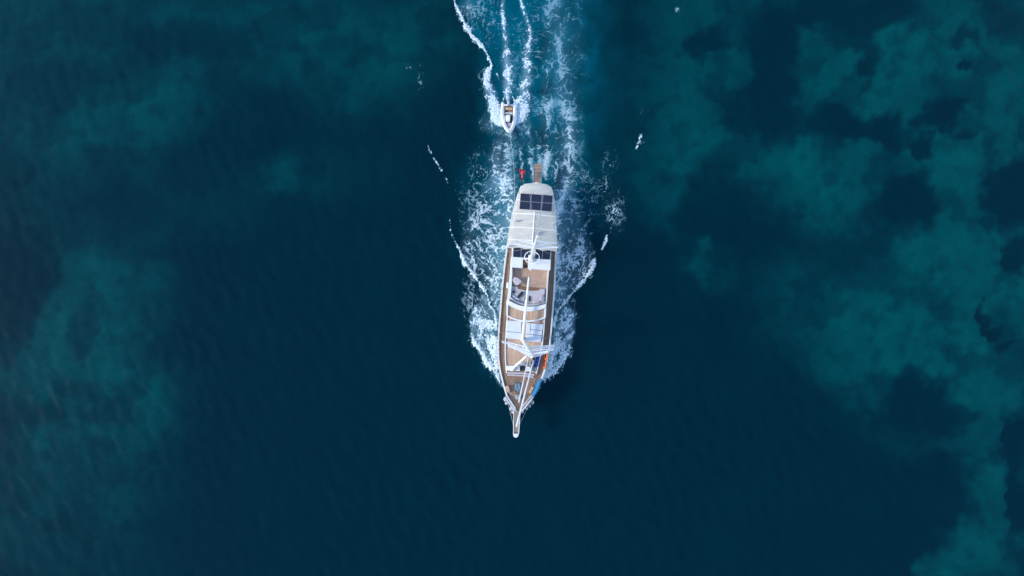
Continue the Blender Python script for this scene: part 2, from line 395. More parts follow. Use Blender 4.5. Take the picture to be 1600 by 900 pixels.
def sea_mat():
    m = bpy.data.materials.new('sea_water'); m.use_nodes = True; t = m.node_tree; N = t.nodes; Lk = t.links
    N.remove(N['Principled BSDF']); out = N['Material Output']
    tc = N.new('ShaderNodeTexCoord')
    # wind ripples
    mp = N.new('ShaderNodeMapping'); mp.inputs['Rotation'].default_value = (0, 0, R(35)); mp.inputs['Scale'].default_value = (1, 1.9, 1)
    Lk.new(tc.outputs['Object'], mp.inputs[0])
    n1 = N.new('ShaderNodeTexNoise'); n1.inputs['Scale'].default_value = 0.85; n1.inputs['Detail'].default_value = 2.0; n1.inputs['Roughness'].default_value = 0.5; n1.inputs['Distortion'].default_value = 0.4
    Lk.new(mp.outputs[0], n1.inputs['Vector'])
    n2 = N.new('ShaderNodeTexNoise'); n2.inputs['Scale'].default_value = 0.16; n2.inputs['Detail'].default_value = 3
    Lk.new(mp.outputs[0], n2.inputs['Vector'])
    ad = N.new('ShaderNodeMath'); ad.operation = 'MULTIPLY_ADD'; Lk.new(n2.outputs['Fac'], ad.inputs[0]); ad.inputs[1].default_value = 1.0; Lk.new(n1.outputs['Fac'], ad.inputs[2])
    bp = N.new('ShaderNodeBump'); bp.inputs['Strength'].default_value = 1.0; bp.inputs['Distance'].default_value = 0.03
    Lk.new(ad.outputs[0], bp.inputs['Height'])
    bq = N.new('ShaderNodeBump'); bq.inputs['Strength'].default_value = 1.0; bq.inputs['Distance'].default_value = 0.15; Lk.new(ad.outputs[0], bq.inputs['Height'])
    body = N.new('ShaderNodeBsdfDiffuse'); body.inputs['Color'].default_value = (0.0, 0.0320, 0.055, 1)
    Lk.new(bq.outputs[0], body.inputs['Normal'])
    tr = N.new('ShaderNodeBsdfTransparent'); tr.inputs['Color'].default_value = (0.01, 0.56, 0.64, 1)
    mx = N.new('ShaderNodeMixShader'); mx.inputs[0].default_value = 0.45
    Lk.new(tr.outputs[0], mx.inputs[1]); Lk.new(body.outputs[0], mx.inputs[2])
    gl = N.new('ShaderNodeBsdfGlossy'); gl.inputs['Roughness'].default_value = 0.04; nd = N.new('ShaderNodeMix'); nd.data_type = 'VECTOR'; nd.inputs[0].default_value = 0.2; nd.inputs[4].default_value = (0, 0, 1); Lk.new(bp.outputs[0], nd.inputs[5]); Lk.new(nd.outputs[1], gl.inputs['Normal'])
    fr = N.new('ShaderNodeFresnel'); fr.inputs['IOR'].default_value = 1.33; Lk.new(bp.outputs[0], fr.inputs['Normal'])
    m2 = N.new('ShaderNodeMixShader'); fk = N.new('ShaderNodeMath'); fk.operation = 'MULTIPLY'; fk.inputs[1].default_value = 0.22; Lk.new(fr.outputs[0], fk.inputs[0]); Lk.new(fk.outputs[0], m2.inputs[0]); Lk.new(mx.outputs[0], m2.inputs[1]); Lk.new(gl.outputs[0], m2.inputs[2])
    Lk.new(m2.outputs[0], out.inputs['Surface'])
    return m
gx = np.concatenate([[-1500, -300, -90], np.arange(-68, 68.01, 0.22), [90, 300, 1500]])
gy = np.concatenate([[-1500, -300, -70], np.arange(-40, 46.01, 0.22), [70, 300, 1500]])
X, Y = np.meshgrid(gx, gy)
rs = np.random.RandomState(5); rip = np.zeros_like(X)
wpx = X + 0.8 * fbm(X * 0.12, Y * 0.12, 3, 61); wpy = Y + 0.8 * fbm(X * 0.12 + 9, Y * 0.12, 3, 62)
for k in range(22):
    lam = 0.8 * (3.2 ** rs.rand()); an = R(222) + rs.randn() * 0.45; kk_ = 2 * math.pi / lam
    rip += 0.033 * lam / (2 * math.pi) * np.sin(kk_ * (wpx * math.cos(an) + wpy * math.sin(an)) + rs.rand() * 6.28)
gust = np.clip(0.75 + 0.9 * fbm(X / 22, Y / 22, 4, 63), 0.2, 1.6)
inner = (np.abs(X) < 67.5) & (Y > -39.5) & (Y < 45.5)
rip = np.clip(rip * gust, -0.16, 0.11) * inner
sea = grid_mesh('sea', X, Y, rip, {}, sea_mat()); tag(sea, kind='structure')

# ================================================================== SETTING: wake foam (sheets on the water)
def foam_mat():
    m = bpy.data.materials.new('sea_foam'); m.use_nodes = True; t = m.node_tree; N = t.nodes; Lk = t.links
    N.remove(N['Principled BSDF']); out = N['Material Output']
    def at(n):
        x = N.new('ShaderNodeAttribute'); x.attribute_name = n; return x.outputs['Fac']
    tr = N.new('ShaderNodeBsdfTransparent')
    d1 = N.new('ShaderNodeBsdfDiffuse'); d1.inputs['Color'].default_value = (0.0, 0.135, 0.20, 1)      # aerated water
    d2 = N.new('ShaderNodeBsdfDiffuse'); d2.inputs['Color'].default_value = (0.27, 0.47, 0.58, 1)       # milky bubbles
    d3 = N.new('ShaderNodeBsdfDiffuse'); d3.inputs['Color'].default_value = (0.72, 0.82, 0.88, 1)       # foam
    fa = at('foam'); cm = N.new('ShaderNodeMix'); cm.data_type = 'RGBA'; Lk.new(fa, cm.inputs[0])
    cm.inputs[6].default_value = (0.24, 0.48, 0.58, 1); cm.inputs[7].default_value = (0.76, 0.83, 0.87, 1); Lk.new(cm.outputs[2], d3.inputs['Color'])
    cur = tr.outputs[0]
    for name, sh in (('aerated', d1), ('milky', d2), ('foam', d3)):
        mx = N.new('ShaderNodeMixShader'); Lk.new(at(name), mx.inputs[0]); Lk.new(cur, mx.inputs[1]); Lk.new(sh.outputs[0], mx.inputs[2]); cur = mx.outputs[0]
    Lk.new(cur, out.inputs['Surface'])
    return m
M_foam = foam_mat()

def rank01(v):
    r = np.empty(v.size); r[np.argsort(v, axis=None, kind='stable')] = np.linspace(0, 1, v.size); return r.reshape(v.shape)

def foam_sheet(name, x0, x1, y0, y1, step, brush, seed):
    p = unproj(x0, y1, 0); q = unproj(x1, y0, 0)
    xs = np.arange(p.x, q.x, step); ys = np.arange(p.y, q.y, step)
    X, Y = np.meshgrid(xs, ys)
    PX, PY = proj_np(X, Y, np.zeros_like(X))
    # lace texture, metres; strands stretched along the flow, which splays outward from the keel line
    side = np.tanh((PX - (829 - 0.08 * (PY - 390))) / 80.0)
    U = X - 0.45 * side * np.clip(Y - 3, -12, 8); V = Y * 0.7
    wx = U + 0.40 * fbm(U * 0.8, V * 0.8, 3, seed + 1); wy = V + 0.40 * fbm(U * 0.8 + 31, V * 0.8, 3, seed + 2)
    w2x = wx + 0.10 * fbm(X * 3.5, Y * 3.5, 2, seed + 8); w2y = wy + 0.10 * fbm(X * 3.5 + 7, Y * 3.5, 2, seed + 9)
    r1 = np.exp(-7 * np.abs(perlin(w2x * 1.3, w2y * 1.3, seed + 3)))
    r2 = np.exp(-6 * np.abs(perlin(w2x * 2.7, w2y * 2.7, seed + 4)))
    r3 = np.exp(-5 * np.abs(perlin(w2x * 5.6, w2y * 5.6, seed + 10)))
    blob = fbm(wx * 1.25, wy * 1.25, 5, seed + 5, 0.6)
    big = fbm(wx * 0.35, wy * 0.35, 3, seed + 16)
    grain = fbm(X * 5, Y * 5, 2, seed + 6)
    lace = rank01(0.55 * r1 + 0.55 * r2 + 0.26 * r3 + 0.6 * blob + 0.5 * big + 0.16 * grain)
    sx_ = X + 1.3 * fbm(X * 0.33, Y * 0.28, 4, seed + 21); sy_ = Y * 0.8 + 1.3 * fbm(X * 0.33 + 11, Y * 0.28, 4, seed + 22)
    swirl = fbm(sx_ * 0.45, sy_ * 0.4, 4, seed + 23)
    t1 = np.exp(-9 * np.abs(perlin(sx_ * 1.0, sy_ * 1.0, seed + 24))); t2 = np.exp(-8 * np.abs(perlin(sx_ * 2.2 + 3, sy_ * 2.2, seed + 25)))
    thread = rank01(0.6 * t1 + 0.5 * t2 + 0.9 * swirl + 0.35 * blob + 0.12 * grain)
    clump = rank01(blob * 1.0 + 0.25 * r2 + 0.22 * r3 + 0.3 * big + 0.35 * grain)
    jx = PX + 3.2 * fbm(X * 0.8, Y * 0.8, 4, seed + 12) + 1.6 * fbm(X * 3, Y * 3, 2, seed + 13)
    jy = PY + 3.2 * fbm(X * 0.8 + 51, Y * 0.8, 4, seed + 14) + 1.6 * fbm(X * 3 + 5, Y * 3, 2, seed + 15)
    kx = PX + 15 * fbm(X * 0.22, Y * 0.22, 4, seed + 26); ky = PY + 15 * fbm(X * 0.22 + 19, Y * 0.22, 4, seed + 27)
    dl, dc, milk, aer, hgt, dt = brush(PX, PY, jx, jy, X, Y, kx, ky)
    def cov(tex, d, soft): return sstep(1 - d - soft, 1 - d + soft, tex) * sstep(0.0, 0.06, d)
    cl_ = cov(lace, np.clip(dl, 0, 0.97), 0.14 + 0.08 * dl) * (0.42 + 0.58 * sstep(0.12, 0.55, dl))
    cc_ = cov(clump, np.clip(dc, 0, 1.15), 0.14)
    ct_ = cov(thread, np.clip(dt, 0, 0.9), 0.14 + 0.08 * dt) * (0.32 + 0.5 * sstep(0.12, 0.55, dt))
    cover = np.maximum.reduce([cl_, cc_, ct_]) * (0.82 + 0.5 * grain)
    cover = np.clip(cover, 0, 1) * 0.97
    milk = np.clip(milk * 0.8 * (0.7 + 0.7 * fbm(wx * 0.9, wy * 0.7, 4, seed + 7)), 0, 0.85)
    aer = np.clip(aer * (0.9 + 1.1 * swirl), 0, 0.9)


    edge = np.minimum.reduce([np.arange(X.shape[1])[None, :] + 0 * X, (X.shape[1] - 1 - np.arange(X.shape[1]))[None, :] + 0 * X]) * step
    fade = sstep(0, 1.5, edge) * sstep(0, 2.0, (np.arange(X.shape[0])[:, None] + 0 * X) * step)
    cover *= fade; milk *= fade; aer *= fade
    Z = 0.125 + 0.05 * cover * (1 + grain) + hgt + 0.02 * blob * (cover > 0.02)
    vis = np.maximum.reduce([cover, milk, aer]) > 0.012
    kp = vis[:-1, :-1] | vis[:-1, 1:] | vis[1:, 1:] | vis[1:, :-1]
    o = grid_mesh(name, X, Y, Z, {'foam': cover, 'milky': milk, 'aerated': aer}, M_foam, kp)
    return tag(o, kind='stuff')

def line(jx, jy, pts, ws, ks, p=2.0):
    d, k = seg_dist(jx, jy, smoothline(pts, 4), list(np.interp(np.linspace(0, 1, (len(pts) - 1) * 4 + 1), np.linspace(0, 1, len(ws)), ws)),
                    list(np.interp(np.linspace(0, 1, (len(pts) - 1) * 4 + 1), np.linspace(0, 1, len(ks)), ks)))
    return k * np.exp(-d ** p)

HULL_L = [(815,291),(804,320),(796,360),(790,390),(784,440),(780,490),(777,530),(777,560),(780,580),(785,600),(791,617),(800,635)]
HULL_R = [(863,291),(866,320),(868,360),(868.5,390),(867,440),(863,490),(859,530),(854,560),(848.5,580),(841,600),(833,617),(815,637)]
def yacht_brush(px, py, jx, jy, X, Y, kx, ky):
    z = np.zeros_like(px); dl = z.copy(); dc = z.copy(); milk = z.copy(); aer = z.copy(); h = z.copy(); dt = z.copy()
    mx = np.maximum
    # ---- port/starboard bow waves
    pl = [(783,603),(778,596),(768,579),(757,563),(746,547),(738,535),(735,519),(735,500),(741,480),(757,460),(776,500),(779,560)]
    sd = poly_sd(jx, jy, pl)
    ins = sstep(3, -3, sd)
    edge = np.exp(-((sd + 4) / 5.5) ** 2) * sstep(500, 535, py)
    dc = mx(dc, ins * (0.46 + 0.16 * sstep(480, 560, py)) * sstep(462, 500, py)); dc = mx(dc, 0.98 * edge)
    milk = mx(milk, ins * 0.50)
    h += 0.22 * edge
    pr = [(836,612),(846,594),(858,589),(870,579),(881,564),(889,548),(895,530),(898,508),(898,488),(888,470),(864,500),(858,560)]
    sd = poly_sd(jx, jy, pr)
    ins = sstep(3, -3, sd)
    edge = np.exp(-((sd + 4) / 5.5) ** 2) * sstep(505, 560, py)
    dc = mx(dc, ins * (0.42 + 0.2 * sstep(500, 570, py)) * sstep(470, 505, py)); dc = mx(dc, 0.98 * edge)
    milk = mx(milk, ins * 0.50)
    h += 0.22 * edge
    # ---- crest lines peeling off the bow wave
    cl = [(777,505),(768,480),(757,453),(745,434),(735,421),(727,411),(722,400),(714,382),(707,366),(702,352)]
    l = line(jx, jy, cl, [2.2,2.4,2.6,3.4,2.8,1.6,1.0,.9], [.85,.8,.85,1,.95,.75,.7,.5]); dc = mx(dc, 1.15 * l); h += 0.18 * l
    cr = [(862,508),(870,490),(881,473),(893,457),(906,444),(917,430),(925,418),(927,406)]
    l = line(jx, jy, cr, [2,2,2.2,2.4,3.0,4.0,3], [.6,.65,.7,.75,.85,1,.6]); dc = mx(dc, 1.15 * l); h += 0.18 * l
    # ---- lace between crest lines and hull, midships
    pl = [(776,500),(757,455),(740,425),(727,408),(724,395),(727,360),(735,330),(752,300),(770,270),(800,280),(806,330),(796,370),(786,440)]
    sd = poly_sd(jx, jy, pl); ins = sstep(8, -10, sd)
    near = np.exp(-np.clip(-poly_sd(px, py, [(700,250)] + [(700,620)] + [(x, y) for x, y in HULL_L[::-1]]), 0, 99) / 15.0)
    dl = mx(dl, ins * (0.40 + 0.05 * sstep(330, 420, py))); milk = mx(milk, ins * (0.06 + 0.8 * near))
    dl = mx(dl, ins * near * 0.75)
    pr = [(864,500),(881,470),(905,443),(925,415),(926,395),(915,370),(905,330),(895,290),(866,300),(868,400)]
    sd = poly_sd(jx, jy, pr); ins = sstep(8, -8, sd)
    near = np.exp(-np.clip(-poly_sd(px, py, [(960,250)] + [(960,620)] + [(x, y) for x, y in HULL_R[::-1]]), 0, 99) / 14.0)
    dl = mx(dl, ins * 0.42 * (0.75 + 0.25 * sstep(360, 420, py))); milk = mx(milk, ins * (0.12 + 0.8 * near)); dl = mx(dl, ins * near * 0.65)
    # scattered flecks outside
    for (cx, cy, rx, ry, k) in [(737,470,12,40,.28),(757,482,20,32,.42),(883,482,14,30,.42),(745,320,22,50,.24),(735,350,12,35,.2),(755,275,20,35,.22),(905,300,18,45,.2),(925,330,14,50,.12),(958,330,14,26,.40),(944,300,9,20,.28),(895,250,14,50,.16),(893,490,9,40,.25),(912,380,16,40,.22),(950,250,14,18,.13),
                                (657,128,5,20,.2),(1003,174,8,6,.3),(1058,15,4,5,.4),(640,105,3,6,.2),(715,290,5,10,.18)]:
        g = np.exp(-(((jx - cx) / rx) ** 2 + ((jy - cy) / ry) ** 2) * 1.3); dl = mx(dl, k * g); milk = mx(milk, 0.05 * g * (k > .3))
    # ---- bright streaks along the quarters
    l = line(jx, jy, [(796,372),(797,345),(793,318),(785,295),(778,270),(776,245),(782,222)], [6,9,11,11,10,9,7], [.50,.75,.78,.62,.5,.42,.36]); dl = mx(dl, l * 0.95); milk = mx(milk, 0.75 * l)
    l = line(jx, jy, [(870,400),(872,360),(871,335),(876,312),(881,285),(884,250)], [5,7,9,9,10,9], [.5,.6,.66,.6,.42,.25]); dl = mx(dl, l); milk = mx(milk, 0.7 * l)
    l = line(kx, ky, [(874,320),(881,285),(884,250),(886,215),(884,180),(880,140),(876,90),(872,40),(868,-10)], [10,12,14,14,14,14,15,15,15], [.5,.5,.48,.44,.38,.32,.28,.26,.24]); dt = mx(dt, l); milk = mx(milk, 0.5 * l)
    l = line(jx, jy, [(800,300),(790,260),(792,230),(800,205)], [10,12,12,8], [.42,.38,.34,.28]); dl = mx(dl, l); milk = mx(milk, .6 * l)
    # ---- propeller wash behind the stern
    for pts, wd, kk in [([(832,284),(830,262),(835,240),(828,212),(822,190),(826,165)], [3,4,5,6,6,7], [.5,.45,.42,.38,.3,.2]),
                        ([(850,284),(853,255),(856,225),(852,190),(858,150),(853,110),(860,60),(856,10),(857,-10)], [3,4,5,6,6,7,7,8,8], [.5,.5,.44,.4,.36,.33,.3,.27,.25]),
                        ([(815,275),(814,250),(818,225),(812,200)], [3,4,5,4], [.4,.4,.36,.25]),
                        ([(862,286),(868,262),(873,240),(868,205)], [4,6,6,6], [.4,.42,.36,.25]),
                        ([(846,256),(846,225),(840,205)], [2,3,3], [.4,.38,.2]),
                        ([(895,190),(893,140),(890,90),(893,40),(893,-10)], [10,11,12,13,13], [.26,.24,.2,.17,.15])]:
        l = line(kx, ky, pts, [1.3 * q_ for q_ in wd], kk); dt = mx(dt, l); milk = mx(milk, .22 * l)
    # general thin lace and aerated water down the wake
    wk = sstep(775, 800, kx) * sstep(925, 885, kx) * sstep(300, 270, py); dt = mx(dt, 0.12 * wk)
    ax = kx
    aw = sstep(730, 810, ax) * sstep(985, 855, ax) * sstep(330, 280, py)
    aer = mx(aer, 0.6 * aw * (0.65 + 0.35 * sstep(300, 150, py)))
    gl = np.exp(-((jx - 870) / 55.) ** 2) * sstep(420, 330, py) * sstep(230, 300, py) + np.exp(-((jx - 785) / 45.) ** 2) * sstep(460, 380, py) * sstep(200, 290, py)
    aer = mx(aer, 0.5 * gl)
    for pts in (HULL_L, HULL_R):
        l = line(jx, jy, pts, [20] * 12, [.6] * 8 + [.5, .35, .15, 0], 1.3); aer = mx(aer, 0.5 * l * sstep(612, 560, py))
    # ---- little detached crests
    for pts, wd, kk in [([(669,229),(674,240),(682,254),(690,266),(697,279),(701,287)], [1.6,.9,.9,1.3,1.1,.7], [.8,.5,.5,.7,.55,.3]),
                        ([(1001,212),(998,222),(994,234)], [1.6,3.2,1.4], [.8,.95,.5]), ([(994,222),(998,224),(1005,224)], [1,2,1], [.3,.8,.3]),
                        ([(949,369),(945,380),(940,390)], [1.0,2.4,1.2], [.6,1.0,.8]),
                        ([(703,340),(702,352)], [1, 1], [.2, .5]), ([(633,100),(637,108)], [1, 1], [.3, .4])]:
        l = line(px * .5 + jx * .5, py * .5 + jy * .5, pts, wd, kk); dc = mx(dc, l); h += .08 * l
    return dl, dc, milk, aer, h, dt

def tender_brush(px, py, jx, jy, X, Y, kx, ky):
    z = np.zeros_like(px); dl = z.copy(); dc = z.copy(); milk = z.copy(); aer = z.copy(); h = z.copy(); dt = z.copy()
    mx = np.maximum
    jx = px + (jx - px) * 0.6; jy = py + (jy - py) * 0.6
    l = line(jx, jy, [(784,190),(777,182),(773,168),(768,150),(763,135),(761,118),(768,106)], [9,10,9,8,6.5,5.5,3], [1.1,1.2,1.05,.85,.7,.62,.75], 3.5); dc = mx(dc, l * .95); milk = mx(milk, l); h += .15 * l
    l = line(jx, jy, [(770,106),(764,92),(756,78),(746,66),(737,56),(730,46),(723,32),(715,16),(707,-6)], [1.8,1.9,2.4,3.0,3.4,3.4,3.0,2.2,1.6], [.8,.85,.95,1,1,1,.95,.85,.75]); dc = mx(dc, 1.15 * l); h += .15 * l
    l = line(jx, jy, [(770,106),(776,116),(781,128)], [1, .9, .8], [.7,.45,.3]); dc = mx(dc, l)
    l = line(jx, jy, [(806,190),(812,182),(816,168),(819,150),(820,136),(827,128)], [7,10,10,9,7.5,6], [1.1,1.2,1.05,.85,.66,.55], 3.5); dc = mx(dc, l * .92); milk = mx(milk, l); h += .15 * l
    l = line(jx, jy, [(822,132),(823,110),(823,90),(826,70),(828,52),(823,30),(815,10),(812,-8)], [7,6,4.8,4.2,3.4,2.6,2.1,1.8], [.7,.72,.62,.66,.62,.55,.5,.45]); dc = mx(dc, l * .9); milk = mx(milk, .8 * l)
    l = line(jx, jy, [(794,158),(793,140),(794,120),(792,100),(790,80),(789,55),(786,30),(785,-6)], [3.4,5.5,6.5,6,4.4,3.3,2.6,2.2], [.95,.9,.75,.68,.68,.62,.58,.52]); dc = mx(dc, l * .9); milk = mx(milk, .95 * l)
    for pts in ([(785.5,159),(790,148),(793,138)], [(804,159),(800,148),(795,136)]):
        l = line(px, py, pts, [1.0,1.0,1.2], [1,.9,.8]); dc = mx(dc, l)
    for (cx, cy, rx, ry, k) in [(768,195,14,14,.32),(785,207,12,9,.4),(815,198,12,10,.3),(833,140,8,20,.2),(745,20,22,26,.22),(765,40,20,40,.16),(757,125,8,20,.22),(733,12,10,16,.28),(840,60,14,50,.14),(805,60,10,50,.08)]:
        g = np.exp(-(((jx - cx) / rx) ** 2 + ((jy - cy) / ry) ** 2) * 1.2); dl = mx(dl, k * g); milk = mx(milk, .25 * g * (k > .25))
    lx = np.interp(py, [0, 50, 106, 150, 200], [708, 733, 768, 765, 770]); rx_ = np.interp(py, [0, 60, 130, 200], [850, 850, 835, 830])
    ins = sstep(-2, 8, px - lx) * sstep(-2, 14, rx_ - px) * sstep(215, 180, py)
    aer = mx(aer, .50 * ins * (0.6 + .4 * sstep(150, 20, py)))
    return dl, dc, milk, aer, h, dt
yf = foam_sheet('yacht_wake_foam', 610, 1075, -8, 670, 0.064, yacht_brush, 40)
yf['label'] = 'lacy white wake foam spreading round the big yacht'; yf['category'] = 'foam'
tf = foam_sheet('tender_wake_foam', 695, 860, -8, 222, 0.06, tender_brush, 140)
tf.location.z = 0.012
tf['label'] = 'three white foam trails behind the small towed dinghy'; tf['category'] = 'foam'

# ================================================================== THE YACHT
yacht = empty('sailing_yacht', YR, 'large white two-masted sailing yacht with teak decks and cream aft awning', 'yacht')
ZR = 2.3; ZD = 1.65
# rail outline from the photograph (outer edge)
railL = [(812,290),(808,300),(801,325),(796,350),(792.5,375),(790,390),(786,420),(783.2,450),(780.7,480),(777.8,510),(776.3,535),(776.6,560),(779.6,580),(785,600),(790.3,615),(797.5,630),(804,640)]
railR = [(860,294),(863,304),(867,329),(868.6,352),(869,377),(868.7,392),(867.4,424),(866.4,454),(864,484),(861,514),(858.3,539),(854,563),(848.8,583),(841,602),(835.5,616),(825,630),(814,641)]
st = []
for l, r in zip(railL, railR):
    A = yl(*l, ZR); C = yl(*r, ZR); st.append(((A.x + C.x) / 2, abs(C.y - A.y) / 2))
st = sorted(st)
xs_ = [s[0] for s in st]; hw_ = [s[1] for s in st]
X_ST, X_BW = xs_[0], xs_[-1]
def hw(x): return float(np.interp(x, xs_, hw_))
def sheer(x):
    t = (x - X_ST) / (X_BW - X_ST)
    return 2.15 + 0.75 * max(0, t - 0.45) ** 2 / 0.3 + 0.25 * max(0, 0.3 - t)
def deckz(x): return sheer(x) - 0.13
stations = list(np.linspace(X_ST, X_BW, 46))
# hull shell (outer side, inner bulwark face)
bm = B(); rows = []
for x in stations:
    t = (x - X_ST) / (X_BW - X_ST); w0 = hw(x); zr = sheer(x)
    wl = max(0.03, w0 * (0.93 - 0.35 * max(0, t - 0.7) / 0.3)); keel = -1.5 + 1.3 * max(0, 0.25 - t) / 0.25 + 1.1 * max(0, t - 0.88) / 0.12
    prof = [(w0, zr), (w0 * 0.985, zr * 0.6), (wl, 0.35), (wl * 0.93, 0.0), (wl * 0.7, keel * 0.5), (0.05, keel)]
    rows.append([bm.verts.new((x, -y, z)) for y, z in prof] + [bm.verts.new((x, y, z)) for y, z in prof[::-1]])
for A, C in zip(rows, rows[1:]):
    for i in range(len(A) - 1): bm.faces.new((A[i], A[i + 1], C[i + 1], C[i]))
bm.faces.new(rows[0]); bm.faces.new(rows[-1][::-1])
hull = obj('hull', bm, M_hull, yacht, True)
# deck
bm = B(); prev = None
for x in stations:
    i = max(hw(x) - 0.12, 0.02); cur = [bm.verts.new((x, y * i, deckz(x) + 0.04 * (1 - y * y))) for y in (-1, -.5, 0, .5, 1)]
    if prev:
        for k in range(4): bm.faces.new((prev[k], prev[k + 1], cur[k + 1], cur[k]))
    prev = cur
bmesh.ops.solidify(bm, geom=bm.faces[:], thickness=0.05)
deck = obj('deck', bm, M_teak, yacht)
# bulwark and cap rail, one per side
for s, nm in ((-1, 'starboard'), (1, 'port')):
    bm = B(); prev = None
    for x in stations:
        w0 = hw(x) ; zr = sheer(x); cur = [bm.verts.new((x, s * max(w0 - 0.03, .01), zr - 0.01)), bm.verts.new((x, s * max(w0 - 0.11, .005), zr - 0.01)), bm.verts.new((x, s * max(w0 - 0.115, .005), deckz(x) - 0.02)), bm.verts.new((x, s * max(w0 - 0.03, .01), deckz(x) - 0.02))]
        if prev:
            for k in range(4): bm.faces.new((prev[k], prev[(k + 1) % 4], cur[(k + 1) % 4], cur[k]))
        prev = cur
    obj('bulwark', bm, M_hull, yacht)
    bm = B(); prev = None
    for x in stations:
        w0 = hw(x); zr = sheer(x); cur = [bm.verts.new((x, s * (w0 + 0.03), zr)), bm.verts.new((x, s * (w0 + 0.03), zr + 0.05)), bm.verts.new((x, s * max(w0 - 0.14, 0), zr + 0.05)), bm.verts.new((x, s * max(w0 - 0.14, 0), zr))]
        if prev:
            for k in range(4): bm.faces.new((prev[k], prev[(k + 1) % 4], cur[(k + 1) % 4], cur[k]))
        else: bm.faces.new(cur)
        prev = cur
    obj('cap_rail', bm, M_white, yacht)
bm = B(); box(bm, (X_ST - 0.0, 0, (sheer(X_ST) + deckz(X_ST)) / 2), (0.1, 2 * hw(X_ST) - .2, sheer(X_ST) - deckz(X_ST) + 0.1), bev=0.02)
obj('stern_rail', bm, M_white, yacht)

# ---- stanchions and lifelines along the rail
bm = B(); tube(bm, [(0, 0, 0), (0, 0, 0.42)], 0.022, 6); tube(bm, [(0, 0, 0), (0, 0, 0.03)], 0.05, 6)
stp = obj('stanchion', bm, M_steel, yacht); first = True
for s in (-1, 1):
    pts = []
    for x in np.linspace(X_ST + 6.5, X_BW - 4.5, 9):
        o = stp if first else stp.copy()
        if not first: COL.objects.link(o); o.parent = yacht
        first = False
        o.location = (x, s * (hw(x) - 0.05), sheer(x) + 0.05); pts.append((x, s * (hw(x) - 0.05), sheer(x) + 0.46))
    bm = B(); tube(bm, pts, 0.012, 5); obj('lifeline', bm, M_steel, yacht)

def slab(name, pts, z0, z1, mat, bev=0.02, parent=yacht, label=None, smooth=False, top_in=0.0):
    bm = B(); prism(bm, Ppoly(pts, z1), z0, z1, bev, 2, top_in)
    return obj(name, bm, mat, parent, smooth, label)

# ---- forward trunk cabin
tL = [(791.8,494),(790,515),(788.6,535),(788.6,560),(790.5,583)]; tR = [(851.5,497),(850.6,515),(848.5,535),(845.5,556),(838.5,585)]
ZT = 2.6
trunk = slab('trunk_cabin', tL + tR[::-1], 1.6, ZT, M_teak, 0.0)
for side in (tL, tR):
    sgn = 1 if side is tL else -1
    pin = [(x + sgn * 1.7, y) for x, y in side]
    bm = B(); ribbon(bm, Ppoly(side, ZT + .12), Ppoly(pin, ZT + .12), 1.62, ZT + 0.12, 0.01)
    obj('coaming', bm, M_white, yacht)
# cabin side portholes (unseen from above, seen from the side)
# ---- raised arc step, curved coaming
arc_a = [(794,468.5),(806,475),(820,478.7),(838,478.3),(853.5,474.5)]
arc_b = [(793.5,476),(806,482.4),(821,486.6),(838,485.2),(852.8,481)]
arc_c = [(792,492),(807,498.3),(822,500.6),(838,499.2),(851.5,494.8)]
arc_d = [(791.7,494.5),(807,501),(822,503.2),(838,501.7),(851.3,497.2)]
sa, sb, sc_, sd_ = [smoothline(q, 6) for q in (arc_a, arc_b, arc_c, arc_d)]
bm = B(); ribbon(bm, Ppoly(sa, 3.25), Ppoly(sb, 3.25), 1.55, 3.25, 0.03); obj('curved_coaming', bm, M_white, yacht)
bm = B(); ribbon(bm, Ppoly(sb, 2.85), Ppoly(sc_, 2.85), 1.57, 2.85); obj('arc_step', bm, M_teakx, yacht)
bm = B(); ribbon(bm, Ppoly(sc_, 2.9), Ppoly(sd_, 2.9), 1.58, 2.92, 0.015); obj('arc_edge', bm, M_white, yacht)
slab('step_cheek', [(791.2,471),(794.2,470),(793.6,493.5),(791,493)], 1.56, 3.05, M_white)
slab('step_cheek', [(850.8,478),(853.8,477),(852.6,497),(850.3,496)], 1.56, 3.05, M_white)
# ---- midship cockpit: sole, side coamings
slab('cockpit_sole', [(799,416),(856,421),(854.5,451),(853,476),(838,478),(820,478),(806,474),(795,469),(798,446)], 1.5, 2.15, M_sole, 0)
bm = B(); ribbon(bm, Ppoly([(798.3,401),(796.3,428),(794.2,450),(792.6,465),(791.4,471.5)], 2.85), Ppoly([(800.6,401),(800.4,428),(799.4,447),(798.2,463),(795,471.5)], 2.85), 1.54, 2.85, 0.03)
obj('cockpit_coaming', bm, M_white, yacht)
bm = B(); ribbon(bm, Ppoly([(859,410),(857.4,428),(856,450),(854.6,470),(853.9,477)], 2.85), Ppoly([(857.4,410),(855.6,428),(854,450),(852.7,470),(852.2,477)], 2.85), 1.54, 2.85, 0.02)
obj('cockpit_coaming', bm, M_white, yacht)
slab('locker_lid', [(791.3,441),(794.6,441.5),(794,450.5),(790.9,450)], 1.6, 2.55, M_white, 0.03)
